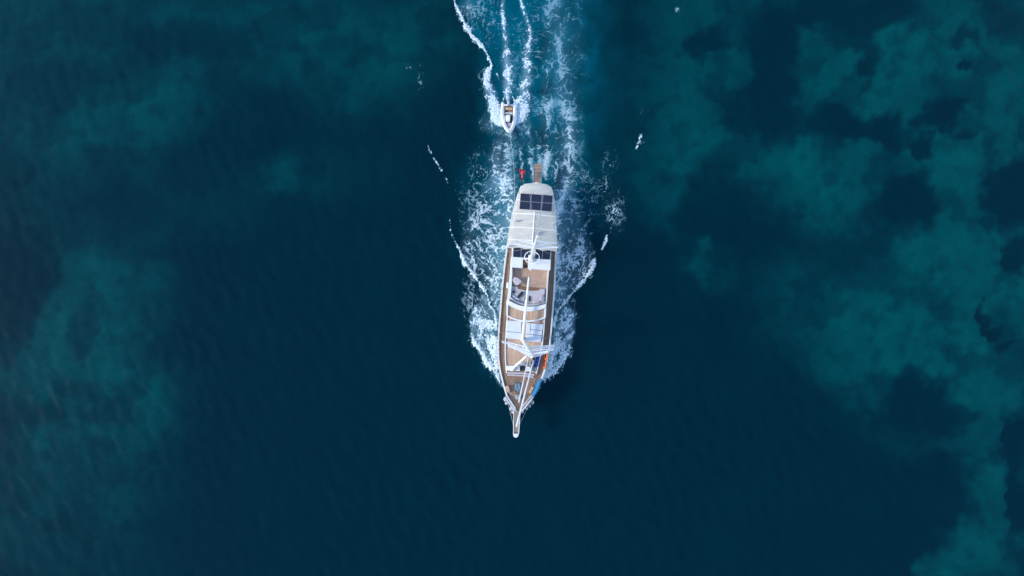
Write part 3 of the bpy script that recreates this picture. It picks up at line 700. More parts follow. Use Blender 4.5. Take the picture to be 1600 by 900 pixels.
# ---- sofa in the cockpit
def sofa():
    root = empty('cockpit_sofa', YR @ Matrix.Translation(yl(824, 462, 2.15)), 'wide grey cushioned cockpit sofa behind the curved white coaming', 'sofa')
    off = yl(824, 462, 2.15)
    def part(name, pts, z0, z1, mat, bev):
        bm = B(); prism(bm, Ppoly(pts, z1), z0, z1, bev, 3); bmesh.ops.translate(bm, verts=bm.verts[:], vec=-off)
        return obj(name, bm, mat, root)
    part('seat_cushion', [(799.5,447),(808.5,447.6),(809.3,452.2),(824.6,453.6),(824.3,476),(812,473.5),(803,469.5),(798.6,464.5)], 2.16, 2.55, M_cush, 0.05)
    part('seat_cushion', [(825.2,453.6),(842,454.6),(843,451),(851.4,451.6),(850.6,471.6),(840,474.8),(832,476),(825,476)], 2.16, 2.55, M_cush, 0.05)
    part('seat_front_edge', [(808.2,447.8),(842.8,450.8),(842.2,454),(809,451.6)], 2.16, 2.48, M_var, 0.02)
    bm = B()
    ia = smoothline([(798.4,463.8),(806,470.2),(820,474.8),(838,474.4),(851.8,470.4)], 6); ib = smoothline([(796.5,467.3),(806,473.6),(820,477.6),(838,477.2),(852.4,473.4)], 6)
    ribbon(bm, Ppoly(ia, 2.95), Ppoly(ib, 2.95), 2.17, 2.95, 0.06); bmesh.ops.translate(bm, verts=bm.verts[:], vec=-off)
    obj('backrest', bm, M_cush, root)
sofa()
def lumpy(name, cx, cy, z, sx, sy, sz, mat, label, cat, rot=0, seed=0, group=None):
    bm = B(); bmesh.ops.create_icosphere(bm, subdivisions=3, radius=1)
    rnd = random.Random(seed); o1, o2 = rnd.random() * 10, rnd.random() * 10
    for v in bm.verts:
        c = v.co.copy(); q = 1 + 0.22 * math.sin(c.x * 3.1 + o1) * math.cos(c.y * 4 + o2) + 0.1 * math.sin(c.y * 8 + o1 + c.x * 5)
        x = math.copysign(abs(c.x) ** 0.75, c.x) * sx * q; y = math.copysign(abs(c.y) ** 0.75, c.y) * sy * q; zz = (max(c.z, -0.55)) * sz * (1 + .15 * math.sin(c.x * 6 + o2))
        v.co = Vector((x * math.cos(rot) - y * math.sin(rot), x * math.sin(rot) + y * math.cos(rot), zz))
    mn = min(v.co.z for v in bm.verts); p = yl(cx, cy, z)
    for v in bm.verts: v.co += Vector((p.x, p.y, z - mn + .004))
    return single(name, bm, mat, YR, label, cat, group, True)
lumpy('throw_pillow', 847.2, 466.5, 2.55, .34, .22, .22, M_lilac, 'pale lilac pillow at the right end of the cockpit sofa', 'pillow', 0.2, 1)
lumpy('folded_towel', 806, 466.2, 2.55, .16, .45, .1, M_pad, 'crumpled white towel by the left end of the sofa backrest', 'towel', -0.45, 2)
lumpy('folded_towel', 838.5, 472.3, 2.55, .12, .4, .1, M_lilac, 'crumpled pinkish towel right of the boom on the sofa', 'towel', 0.12, 3)
lumpy('beach_bag', 812.8, 460.5, 2.55, .42, .15, .2, M_black, 'long black bag lying on the grey cockpit sofa', 'bag', -0.62, 4)
lumpy('cap', 802.5, 456, 2.55, .12, .12, .1, M_black, 'small black cap on the left corner of the sofa', 'cap', 0, 5)
lumpy('deck_shoe', 820.9, 467.5, 2.55, .3, .075, .1, M_black, 'long black roll just left of the boom', 'roll', 0, 6).name = 'black_roll'
lumpy('black_roll', 827.2, 467.0, 2.55, .3, .085, .1, M_black, 'long black roll just right of the boom', 'roll', 0, 7)
# ---- table
def table():
    c = yl(808, 439, 2.15); T = empty('cockpit_table', YR @ Matrix.Translation(c), 'eight-sided lilac table on the brown cockpit floor', 'table')
    pts = [(801.3,437.5),(804,433.2),(809.5,434.6),(814.6,438.8),(813.4,442),(808.5,445.2),(804.5,443.8)]
    pl = [Vector(p) - c.xy for p in Ppoly(pts, 2.85)]
    bm = B(); prism(bm, pl, 0.66, 0.7, 0.01); top = obj('tabletop', bm, M_lilac, T)
    bm = B(); prism(bm, [p * 1.07 for p in pl], 0.63, 0.66, 0.0); obj('rim', bm, M_white, top)
    bm = B(); tube(bm, [(0, 0, 0.02), (0, 0, 0.64)], 0.05, 10); obj('pedestal', bm, M_steel, T)
    bm = B(); tube(bm, [(0, 0, 0.0), (0, 0, 0.03)], 0.2, 14); obj('base', bm, M_steel, T)
table()
bm = B(); tube(bm, [yl(805.6, 421, 2.2), yl(806.5, 424, 2.4), yl(807.6, 426.5, 2.2)], 0.03, 6)
single('grab_handle', bm, M_pad, YR, 'thin white hoop on the brown floor near the left roof edge', 'handle')

# ---- sun pads
def sunpad(pts, seams, label):
    c = yl(sum(p[0] for p in pts) / 4, sum(p[1] for p in pts) / 4, ZT)
    T = empty('sunbathing_mattress', YR @ Matrix.Translation(c), label, 'mattress', 'white sunbathing mattresses on the forward cabin roof')
    q = [Vector(p) for p in pts]
    def mix(u, v): return q[0] * (1 - u) * (1 - v) + q[1] * u * (1 - v) + q[2] * u * v + q[3] * (1 - u) * v
    for (u0, u1, v0, v1) in seams:
        e = 0.010
        pp = [mix(u0 + e, v0 + e), mix(u1 - e, v0 + e), mix(u1 - e, v1 - e), mix(u0 + e, v1 - e)]
        bm = B(); prism(bm, [Vector(p) - c.xy for p in Ppoly([tuple(k) for k in pp], ZT + .18)], 0.005, 0.18 + random.uniform(-.012, .012), 0.045, 3)
        obj('mattress_section', bm, M_pad, T)
sunpad([(791.6,500.2),(815.4,502.2),(814.6,531),(790.8,529)], [(0, 1, 0, .62), (0, 1, .62, 1)], 'white two-section sunbathing mattress left of the boom')
sunpad([(822.6,503.8),(849.2,506.6),(845.2,535.2),(820.6,532.6)], [(0, .27, 0, .62), (.27, 1, 0, .36), (.27, 1, .36, .62), (0, 1, .62, 1)], 'white sunbathing mattress right of the boom in four sections')
slab('mattress_gap_shade', [(815.6,503.5),(817.4,503.5),(816.8,531),(814.9,531)], ZT - .02, ZT + .05, M_dark, 0)  # near-black strip: shade of the gap beside the left mattress, put in as colour

# ---- forward end of trunk: lockers, hatch, seat
slab('winch_locker', [(790.6,572),(805.5,571.4),(805.5,578.6),(791,579)], ZT - .02, ZT + .45, M_white, 0.04)
slab('vent_box', [(806.8,571.8),(812.2,571.8),(812.2,579.6),(806.8,579.6)], ZT - .02, ZT + .32, M_white, 0.03)
slab('deck_hatch', [(813.2,572),(821,572),(821,579.4),(813.2,579.4)], ZT - .02, ZT + .1, M_dark, 0.02)
slab('hatch_cover', [(812.2,566.4),(821.5,566.4),(821.5,571.6),(812.2,571.6)], ZT - .02, ZT + .22, M_cush, 0.03)
slab('mast_locker', [(823,572.6),(829.3,573.4),(828.8,580.6),(822.6,580.2)], ZT - .02, ZT + .5, M_pad, 0.03)
# forward bench
def bench():
    c = yl(813, 586, 2.15); T = empty('foredeck_bench', YR @ Matrix.Translation(c), 'long lilac cushioned bench across the front of the cabin', 'bench')
    def part(name, pts, z0, z1, mat, bev=.04):
        bm = B(); prism(bm, Ppoly(pts, z1), z0, z1, bev, 3); bmesh.ops.translate(bm, verts=bm.verts[:], vec=-c); return obj(name, bm, mat, T)
    part('seat', [(793,584.6),(806,584.8),(806,587.8),(792.5,587)], 2.1, 2.55, M_lilac); part('seat', [(806.4,584.8),(820,586),(820,588.6),(806.4,587.8)], 2.1, 2.55, M_lilac)
    part('seat', [(820.4,586),(833,587.6),(835.5,591.2),(820.4,588.6)], 2.1, 2.55, M_lilac)
    part('backrest', [(792,581.4),(820,582.2),(835.6,585),(834,587.4),(820,584.8),(792.4,583.9)], 2.11, 2.9, M_lilac)
bench()

# ---- deckhouse roof with panels, aft awning
ZH = 3.7
slab('deckhouse_wall', [(800.5,388),(860,393),(858.5,421),(825.6,418.4),(825.6,405.2),(816.9,404.4),(816.6,417.6),(800.5,416.4)], 1.62, ZH - .12, M_white, 0)
for pts in ([(799.6,385),(817.4,386.5),(816.6,418.6),(799,417.4)], [(817.44,386.5),(825.4,387.2),(825,405.6),(817.1,405)], [(825.44,387.2),(861.3,390.5),(859.8,422.4),(824.8,419.6)]):
    slab('deckhouse_roof', pts, ZH - .11, ZH, M_white, 0.0)
slab('companionway', [(817.4,405.4),(824.6,406),(824.6,413.6),(816.9,413.2)], ZH - .5, ZH - .3, M_var, 0)
slab('roof_step', [(826.8,419.6),(830.2,420),(830,422.4),(826.6,422)], ZH - .3, ZH - .05, M_white, 0.02)

def panel(quad, z, zoff, parent_z=None):
    """a framed solar panel: frame with a cell sheet"""
    P = [yl(x, y, z) for x, y in quad]
    zz = [zoff(p.x, p.y) if callable(zoff) else z for p in P]
    bm = B(); lo = [bm.verts.new((p.x, p.y, h)) for p, h in zip(P, zz)]; hi = [bm.verts.new((p.x, p.y, h + 0.04)) for p, h in zip(P, zz)]
    bm.faces.new(lo[::-1]); bm.faces.new(hi)
    for i in range(4): bm.faces.new((lo[i], lo[(i + 1) % 4], hi[(i + 1) % 4], hi[i]))
    fr = obj('solar_panel', bm, M_steel, yacht)
    c = sum(P, Vector()) / 4; hc = sum(zz) / 4
    bm = B(); vs = []
    for p, h in zip(P, zz):
        q = c + (p - c) * 0.955; vs.append(bm.verts.new((q.x, q.y, hc + (h - hc) * .955 + 0.044)))
    f = bm.faces.new(vs); obj('cell_sheet', bm, M_cells, fr)
def lerp2(q, u, v):
    q = [Vector(p) for p in q]; return tuple(q[0] * (1 - u) * (1 - v) + q[1] * u * (1 - v) + q[2] * u * v + q[3] * (1 - u) * v)
def panels(q, us, vs_, z, zoff):
    for i in range(len(us) - 1):
        for j in range(len(vs_) - 1):
            e = 0.006
            panel([lerp2(q, us[i] + e, vs_[j] + e), lerp2(q, us[i + 1] - e, vs_[j] + e), lerp2(q, us[i + 1] - e, vs_[j + 1] - e), lerp2(q, us[i] + e, vs_[j + 1] - e)], z, zoff)
panels([(802,385.4),(828.4,387.6),(827.6,403.4),(801.3,401.8)], [0, .48, 1], [0, 1], ZH + .03, lambda x, y: ZH + .03)
panels([(836.8,388.6),(860.6,390.4),(859.2,406.2),(835.5,404.4)], [0, .48, 1], [0, 1], ZH + .03, lambda x, y: ZH + .03)

# awning: ridge over the mizzen boom
cl_ = [(838,284),(820,286),(815.3,290.5),(812,300),(804,320),(799,345),(795.3,362),(792.3,380),(791.2,389)]
cr_ = [(838,284),(856,287),(862,291.5),(864.4,302),(867,323),(868.8,346),(869.7,364),(870.7,383),(870.3,394)]
ZC = 4.05
Lc = [yl(x, y, ZC) for x, y in cl_]; Rc = [yl(x, y, ZC) for x, y in cr_]
Lx = sorted((p.x, p.y) for p in Lc); Rx = sorted((p.x, p.y) for p in Rc)
xa = min(p.x for p in Lc + Rc)
nu, nv = 70, 40
def awn_z(x, y, yl_, yr_):
    t = (x - xa) / 7.2; s_ = (y - (yl_ + yr_) / 2) / max(abs(yr_ - yl_) / 2, 0.1)
    ridge = 0.18 + 0.26 * sstep(0.38, 0.5, t)
    z = ZC + ridge * (1 - abs(s_) ** (1.1 + 0.9 * (1 - sstep(.38, .5, t)))) - 0.06 * max(0, abs(s_) - .85) / .15
    z += 0.010 * math.sin(t * 19) * (1 - s_ * s_) + 0.012 * math.sin(x * 7 + y * 3)
    return z - 0.30 * math.exp(-((x - xa) / 0.35) ** 2)
bm = B(); rows = []
for i in range(nu + 1):
    x = xa + (i / nu) ** 1.15 * (7.18 + 0.0); 
    yL = float(np.interp(x, [p[0] for p in Lx], [p[1] for p in Lx])); yR = float(np.interp(x, [p[0] for p in Rx], [p[1] for p in Rx]))
    rows.append([bm.verts.new((x + (0.0 if i < nu else 0.06 * math.sin(j * .5)), yL + (yR - yL) * j / nv, awn_z(x, yL + (yR - yL) * j / nv, yL, yR))) for j in range(nv + 1)])
for A, C in zip(rows, rows[1:]):
    for j in range(nv): bm.faces.new((A[j], A[j + 1], C[j + 1], C[j]))
bmesh.ops.solidify(bm, geom=bm.faces[:], thickness=0.03)
aw = obj('awning', bm, M_canvas, yacht, True)
bm = B(); tube(bm, [yl(835.2, 331, ZC + .44), yl(831.8, 384, ZC + .49)], 0.05, 8); obj('ridge_pole', bm, M_canvas, aw)
M_seam = pmat('canvas_seam', (0.88, 0.85, 0.78), 0.9, 0.1, 3, spec=0.1)
for xo, sg in ((2.05, 0), (3.55, 0), (5.0, 0), (6.3, 0)):
    x = xa + xo; yL = float(np.interp(x, [p[0] for p in Lx], [p[1] for p in Lx])); yR = float(np.interp(x, [p[0] for p in Rx], [p[1] for p in Rx])); bm = B()
    for k in range(24):
        y0 = yL + (yR - yL) * k / 24; y1 = yL + (yR - yL) * (k + 1) / 24; z0 = awn_z(x, y0, yL, yR) + .018; z1 = awn_z(x, y1, yL, yR) + .018
        vs = [bm.verts.new(p) for p in ((x - .035, y0, z0), (x + .035, y0, z0), (x + .035, y1, z1), (x - .035, y1, z1))]; bm.faces.new(vs)
    bmesh.ops.remove_doubles(bm, verts=bm.verts[:], dist=1e-4); bmesh.ops.solidify(bm, geom=bm.faces[:], thickness=.012)
    obj('awning_seam', bm, M_seam, aw)
for (qx, qy) in ((806.4, 345), (865.5, 349), (841, 363.5), (839.4, 367), (796.5, 384)):
    c = yl(qx, qy, ZC + .3); bm = B(); box(bm, (c.x, c.y, ZC + .42), (.16, .22, .5), 0.3, .02); obj('awning_fitting', bm, M_fend, aw)

for s in (-1, 1):
    for x in np.linspace(xa + 1.0, xa + 7.0, 4):
        yy = s * (hw(max(x, X_ST + .1)) - 0.12); bm = B(); tube(bm, [(x, yy, deckz(max(x, X_ST))), (x, yy, ZC - .05)], 0.03, 6); obj('awning_post', bm, M_steel, yacht)
def aw_top(x, y):
    yL = float(np.interp(x, [p[0] for p in Lx], [p[1] for p in Lx])); yR = float(np.interp(x, [p[0] for p in Rx], [p[1] for p in Rx]))
    return awn_z(x, y, yL, yR)
ZS = ZC + 0.2
qp = [(813,302),(864.2,305.6),(862.2,331),(811.2,327)]
panels(qp, [0, .335, .667, 1], [0, .49, 1], ZS, lambda x, y: ZS + 0.02)

# ---- masts
def mast(base_px, base_z, top_px, top_z, r0, r1, name):
    A = yl(*base_px, base_z); T_ = yl(*top_px, top_z)
    bm = B(); tube(bm, [A.lerp(T_, k / 8) for k in range(9)], [r0 + (r1 - r0) * k / 8 for k in range(9)], 14)
    return obj(name, bm, M_alu, yacht, False), A, T_
def spreader(par, A, T_, f, half, chord, rungs, r=0.055, sweep=0.35):
    c = A.lerp(T_, f); bm = B()
    for s in (-1, 1):
        tip = c + Vector((-sweep, s * half, 0.12))
        tube(bm, [c + Vector((chord / 2, 0, 0)), tip + Vector((chord * .22, 0, 0))], [r, r * .7], 6)
        tube(bm, [c + Vector((-chord / 2, 0, 0)), tip + Vector((-chord * .22, 0, 0))], [r, r * .7], 6)
        for k in range(rungs + 1):
            u = 0.18 + 0.82 * k / rungs; m_ = c.lerp(tip, u); hc = chord / 2 * (1 - u) + chord * .22 * u
            tube(bm, [m_ + Vector((hc, 0, 0)), m_ + Vector((-hc, 0, 0))], r * .75, 6)
    obj('spreader', bm, M_alu, par)
    return c
fm, FA, FT = mast((816.3, 530.5), 2.2, (834.2, 560.6), 25.2, 0.205, 0.11, 'foremast')
mm_, MA, MT = mast((828.4, 407), 2.2, (839.6, 369.5), 15.6, 0.15, 0.09, 'mizzen_mast')
def frac_at(A, T_, py):
    best = min(((abs(float(proj_np(*[np.array(v) for v in (YR @ A.lerp(T_, k / 400))])[1]) - py)), k / 400) for k in range(401)); return best[1]
def half_at(A, T_, f, pxw): return pxw / 2 * (CAM_H - A.lerp(T_, f).z) / FPX
for py, wpx, ch, n in ((544.5, 80, .21, 3), (551, 69, .19, 3), (556.4, 46, .17, 2)):
    f = frac_at(FA, FT, py); spreader(fm, FA, FT, f, half_at(FA, FT, f, wpx), ch, n)
for py, wpx, ch, n in ((387, 75, .14, 2), (381, 57, .12, 2)):
    f = frac_at(MA, MT, py); spreader(mm_, MA, MT, f, half_at(MA, MT, f, wpx), ch, n, 0.045, 0.2)
bm = B(); tube(bm, [FT + Vector((0, 0, 0.002)), FT + Vector((0, 0, .05))], 0.10, 12); obj('masthead_cap', bm, M_dark, fm)
# mast collars
for A, T_, par in ((FA, FT, fm), (MA, MT, mm_)):
    bm = B(); tube(bm, [A + Vector((0, 0, .0)), A + Vector((0, 0, .25))], 0.28, 14); obj('mast_collar', bm, M_white, par)
# hoop round the mizzen
hc = yl(831.2, 402, 4.9)
bm = B(); tube(bm, [hc + Vector((0.62 * math.cos(t), 0.75 * math.sin(t), 0.05 * math.sin(2 * t))) for t in np.linspace(0, 2 * math.pi, 32, endpoint=False)], 0.04, 6, closed=True)
for t in (0.6, 2.5, 3.8, 5.6):
    p = hc + Vector((0.62 * math.cos(t), 0.75 * math.sin(t), 0)); tube(bm, [p, Vector((p.x, p.y, ZH))], 0.022, 6)
obj('mast_hoop', bm, M_alu, yacht)
bm = B(); c = yl(829, 404, ZH); box(bm, (c.x, c.y, ZH + .16), (.7, .5, .3), bev=.05); obj('mast_step', bm, M_white, yacht)
# main boom
g0 = yl(816.4, 529, 3.7); g1 = yl(826.3, 434, 4.3)
bm = B(); tube(bm, [g0, g0.lerp(g1, .3), g0.lerp(g1, .62), g0.lerp(g1, .66), g1], [.14, .15, .13, .10, .085], 12); boom = obj('main_boom', bm, M_alu, yacht)
bm = B(); tube(bm, [g1, g1 + (g1 - g0).normalized() * .12], .09, 10); obj('boom_end', bm, M_green, boom)
bm = B(); tube(bm, [g0.lerp(g1, .9), Vector((g0.lerp(g1, .9).x, g0.lerp(g1, .9).y, 2.16))], .03, 6); obj('boom_crutch', bm, M_steel, yacht)
# derrick spar by the mast
d0 = yl(822.6, 556.5, 4.2); d1 = yl(799.2, 577.2, 3.2)
bm = B(); tube(bm, [d0, d1], [.11, .12], 10); tube(bm, [d1 + Vector((0, 0, -.16)), d1 + Vector((0, 0, .14))], .18, 12); obj('derrick_spar', bm, M_alu, yacht)
# furled headsails
k0 = yl(807, 667.5, 3.2); k1 = FA.lerp(FT, .985) + Vector((.12, 0, 0))
bm = B(); tube(bm, [k0.lerp(k1, t) for t in (0, .02, .05, .3, .6, .9, 1)], [.03, .10, .115, .095, .07, .04, .015], 10); obj('furled_genoa', bm, M_pad, yacht)
s0 = yl(810.6, 629.5, 3.0); s1 = FA.lerp(FT, frac_at(FA, FT, 549)) + Vector((.15, 0, 0))
bm = B(); tube(bm, [s0.lerp(s1, t) for t in (0, .03, .07, .4, .8, 1)], [.025, .07, .08, .07, .04, .015], 10); obj('furled_staysail', bm, M_pad, yacht)
# standing rigging
def wire(name, pts, r=.012, mat=None, par=yacht):
    bm = B(); tube(bm, pts, r, 5); return obj(name, bm, mat or M_wire, par)
for A, T_, fr, py_, wpx in ((FA, FT, .97, 544.5, 80), (MA, MT, .97, 387, 75)):
    f = frac_at(A, T_, py_); c = A.lerp(T_, f); hf = half_at(A, T_, f, wpx)
    for s in (-1, 1):
        ch = (A.x + .1, s * (hw(A.x) - .06), sheer(A.x))
        wire('shroud', [A.lerp(T_, fr), c + Vector((-.35 if A is FA else -.2, s * hf, .12)), ch])
        wire('shroud', [c, (A.x - .7, s * (hw(A.x - .7) - .06), sheer(A.x - .7))])
wire('backstay', [MT, (X_ST + .1, 0.9, sheer(X_ST))]); wire('backstay', [MT, (X_ST + .1, -0.9, sheer(X_ST))])

# ---- bowsprit, pulpit, stays
def bx(pts, z0, z1): return Ppoly(pts, z1), z0, z1
ZB = 2.75
slab('bowsprit', [(803.8,632),(812.6,632),(812,648),(810.2,677),(803.2,677),(803.6,648)], ZB - .22, ZB, M_teakg, 0.02)
for q in ([(802.2,640),(803.4,640),(803.0,678),(801.8,678)], [(812.4,640),(813.6,640),(811.0,678),(809.8,678)]):
    slab('bowsprit_edge', q, ZB - .25, ZB + .06, M_white, 0.01)
slab('bowsprit_tip', [(801.7,677.6),(810.4,677.6),(810,681.4),(808,683.4),(806,684.2),(803.8,683.4),(802,681.4)], ZB - .3, ZB + .1, M_white, 0.04)
slab('bowsprit_slot', [(803.3,675.8),(809.4,675.8),(809.3,677.4),(803.3,677.4)], ZB - .1, ZB + .02, M_dark, 0)
wire('whisker_stay', [yl(794, 631, 2.0), yl(803, 668, 2.5)], .02); wire('whisker_stay', [yl(824, 637, 2.0), yl(811.6, 664, 2.5)], .02)
wire('bobstay', [yl(806, 680, 2.4), Vector((X_BW + .1, 0, .4))], .025)
# netting under the sprit
for q in ([(797.5,641),(802.2,640),(802.4,655),(801.6,655)], [(813.8,640),(820,641),(814.8,655),(813.6,655)]):
    c4 = [yl(x, y, 2.2) for x, y in q]; bm = B()
    for k in range(6):
        t = k / 5; tube(bm, [c4[0].lerp(c4[3], t), c4[1].lerp(c4[2], t)], .022, 4); tube(bm, [c4[0].lerp(c4[1], t), c4[3].lerp(c4[2], t)], .022, 4)
    obj('sprit_net', bm, M_net, yacht)
# pulpit boards with slats either side of the bow
for q, side in ([((790.4,619), (804, 639.6)), -1], [((831.6,619), (815, 640.4)), 1]):
    A = yl(*q[0], 2.95); C = yl(*q[1], 3.05); bm = B(); d = (C - A); n_ = Vector((-d.y, d.x, 0)).normalized() * .14
    tube(bm, [A + n_, C + n_], .035, 6); tube(bm, [A - n_, C - n_], .035, 6)
    for k in range(9):
        p = A.lerp(C, (k + .5) / 9); tube(bm, [p + n_, p - n_], .03, 6)
    for k in range(3):
        p = A.lerp(C, k / 2); tube(bm, [p, Vector((p.x, p.y, 2.3))], .025, 6)
    obj('pulpit_rail', bm, M_white, yacht)

# ---- foredeck: teak lockers, tarp, board etc.
dzf = deckz(yl(812, 605, 2.2).x)
slab('deck_locker', [(788.6,604.5),(794.2,602.5),(797,611.5),(792.4,613.6)], dzf - .05, dzf + .4, M_teak, 0.03)
slab('deck_locker', [(831.2,604),(834.8,605.2),(829.6,615.2),(826.2,613.4)], dzf - .05, dzf + .4, M_teak, 0.03)
bm = B(); box(bm, (*yl(809.5, 619.5, dzf)[:2], dzf + .2), (.5, .5, .4), bev=.05); tube(bm, [(*yl(809.5, 619.5, dzf)[:2], dzf + .35), (*yl(809.5, 619.5, dzf)[:2], dzf + .62)], .16, 12)
obj('anchor_windlass', bm, M_steel, yacht)
wire('anchor_rope', [yl(794, 613, dzf + .5), yl(801, 616.5, dzf + .45), yl(809, 620.5, dzf + .5)], .03, M_rope)
q = [yl(x, y, dzf + .1) for x, y in ((804.4,597.6),(813.4,598.4),(812.6,611.4),(803.6,610.4))]
bm = B(); n = 14; rows = []
for i in range(n + 1):
    row = []
    for j in range(n + 1):
        u, v = i / n, j / n; p = q[0].lerp(q[1], u).lerp(q[3].lerp(q[2], u), v)
        z = dzf + .10 + .05 * math.sin(u * 9 + v * 4) * math.cos(v * 11 - u * 3) + .03 * random.random() - .05 * (abs(u - .5) > .48 or abs(v - .5) > .48)
        row.append(bm.verts.new((p.x + .05 * math.sin(v * 7), p.y + .05 * math.sin(u * 8 + v), z)))
    rows.append(row)
for A, C in zip(rows, rows[1:]):
    for j in range(n): bm.faces.new((A[j], A[j + 1], C[j + 1], C[j]))
bmesh.ops.solidify(bm, geom=bm.faces[:], thickness=.04)
single('crumpled_tarp', bm, M_tarp, YR, 'crumpled pale blue tarp on the foredeck beside the headsail', 'tarp', smooth=True)
# blue paddle board lashed inside the port rail
A = yl(844.6, 592, 2.75); C = yl(832.0, 620.6, 3.0); d = C - A; ln = d.length; d.normalize(); n_ = Vector((-d.y, d.x, 0)).normalized(); n_ = (n_ * .8 + Vector((0, 0, .6))).normalized(); up_ = d.cross(n_)
bm = B(); prof = [(0, .07), (.06, .14), (.2, .19), (.5, .21), (.8, .18), (.93, .1), (1, .04)]
top = [A + d * ln * t + n_ * w_ for t, w_ in prof] + [A + d * ln * t - n_ * w_ for t, w_ in prof[::-1]]
t1 = [bm.verts.new(p + up_ * .06) for p in top]; t2 = [bm.verts.new(p - up_ * .06) for p in top]
f1 = bm.faces.new(t1); bm.faces.new(t2[::-1])
for i in range(len(top)): bm.faces.new((t1[i], t2[i], t2[(i + 1) % len(top)], t1[(i + 1) % len(top)]))
bmesh.ops.bevel(bm, geom=list(f1.edges), offset=.025, segments=2, affect='EDGES')
single('paddle_board', bm, M_blue, YR, 'bright blue paddle board lying along the right side of the bow', 'paddle board')
# orange horseshoe lifebuoys on the port rail
for i, (cx, cy, lab) in enumerate([(852.8, 555.5, 'orange horseshoe lifebuoy on the right rail nearest the spreaders'), (850.6, 569, 'orange horseshoe lifebuoy on the right rail nearest the blue board')]):
    c = yl(cx, cy, 2.45); bm = B(); pts = []
    for t in np.linspace(-2.4, 2.4, 15): pts.append(c + Vector((.42 * math.cos(t), .14 * math.sin(t), .22 * math.sin(t))))
    tube(bm, pts, .10, 8); single('horseshoe_lifebuoy', bm, M_orange, YR, lab, 'lifebuoy', 'orange lifebuoys on the right rail', True)
for (cx, cy, lab) in [(779.2, 551, 'orange cushion fender tucked inside the left rail nearer the spreaders'), (779.0, 563.5, 'orange cushion fender tucked inside the left rail nearer the bow')]:
    c = yl(cx, cy, 2.3); bm = B(); tube(bm, [c + Vector((x_, 0, 0)) for x_ in (-.36, -.32, -.2, .2, .32, .36)], [.03, .07, .09, .09, .07, .03], 8)
    single('rail_fender', bm, M_orange, YR, lab, 'fender', 'orange fenders inside the left rail', True)
# blue crates
for (cx, cy, lab) in [(839.2, 559.6, 'dark blue open crate nearest the spreaders, beside the mast'), (838.6, 565.2, 'dark blue open crate in the middle of a row of three'), (836.8, 571, 'dark blue open crate nearest the bow in a row of three')]:
    c = yl(cx, cy, ZT + .3); bm = B(); z0 = ZT + .01
    box(bm, (c.x, c.y, z0 + .02), (.34, .36, .04))
    for (ox, oy, sx, sy) in ((-.155, 0, .03, .36), (.155, 0, .03, .36), (0, -.165, .276, .03), (0, .165, .276, .03)): box(bm, (c.x + ox, c.y + oy, z0 + .19), (sx, sy, .28))
    box(bm, (c.x, c.y, z0 + .12), (.26, .28, .14))
    single('storage_crate', bm, M_crate, YR, lab, 'crate', 'blue crates beside the foremast')
# rope coil near mast
for (cx, cy, r_, lab) in [(831, 567.5, .28, 'pale coiled rope at the foot of the furled headsail'), (834.5, 578, .24, 'pale coiled rope between the white box and the right cabin edge')]:
    c = yl(cx, cy, ZT + .1); bm = B()
    tube(bm, [c + Vector((math.cos(t) * r_ * (1 - t / 60), math.sin(t) * r_ * (1 - t / 70), -.03 + t * .006)) for t in np.linspace(0, 25, 90)], .026, 5)
    single('rope_coil', bm, M_rope, YR, lab, 'rope')
# lashing line across the foredeck
# fenders round the bow
FL = [(789.4,622.6,'outer aft'), (791.6,628.2,''), (798.6,637,''), (801.6,642,''), (832,627.4,''), (827.4,632.4,''), (822.8,636.2,''), (816,641.4,'')]
flab = ['grey round fender highest on the left bow', 'grey round fender second from the top on the left bow', 'grey round fender third from the top on the left bow', 'pale fender on the left bow touching the bowsprit',
        'grey round fender highest on the right bow', 'grey round fender second from the top on the right bow', 'grey round fender third from the top on the right bow', 'pale fender on the right bow touching the bowsprit']
for (cx, cy, _), lab in zip(FL, flab):
    c = yl(cx, cy, 2.1); bm = B(); rr = .18
    zs = [(-.42, .03), (-.40, .12), (-.3, rr * .9), (-.1, rr), (.1, rr), (.25, rr * .85), (.33, .12), (.38, .05), (.42, .04)]
    tube(bm, [c + Vector((.02 * k, 0, z_)) for k, (z_, r_) in enumerate(zs)], [r_ for z_, r_ in zs], 12)
    tube(bm, [c + Vector((.16, 0, .42)), c + Vector((-.1, -.25 * (1 if c.y > 0 else -1), .8))], .02, 5)
    single('fender', bm, M_fend, YR, lab, 'fender', 'fenders hung round the bow', True)

# ---- stern: gangway, flag staff
zg = 2.0
g = [(835.2,256),(846.6,256),(846.0,264),(834.8,264)]
slab('gangway', [(834.7,264.6),(846,264.6),(844.6,290),(833.2,290)], zg - .07, zg, M_gang, .01)
slab('gangway', g, zg - .07, zg + .03, M_gang, .01, label='short hinged outer leaf of the wooden gangway')
for q in ([(834.0,256),(834.9,256),(833,290),(832.1,290)], [(846.8,256),(847.7,256),(845.8,290),(844.9,290)]):
    slab('gangway_rail', q, zg - .08, zg + .06, M_steel, 0)
f0 = yl(818.4, 287, 2.3); f1 = yl(814, 262, 4.3)
wire('flag_staff', [f0, f1], .035, M_var)
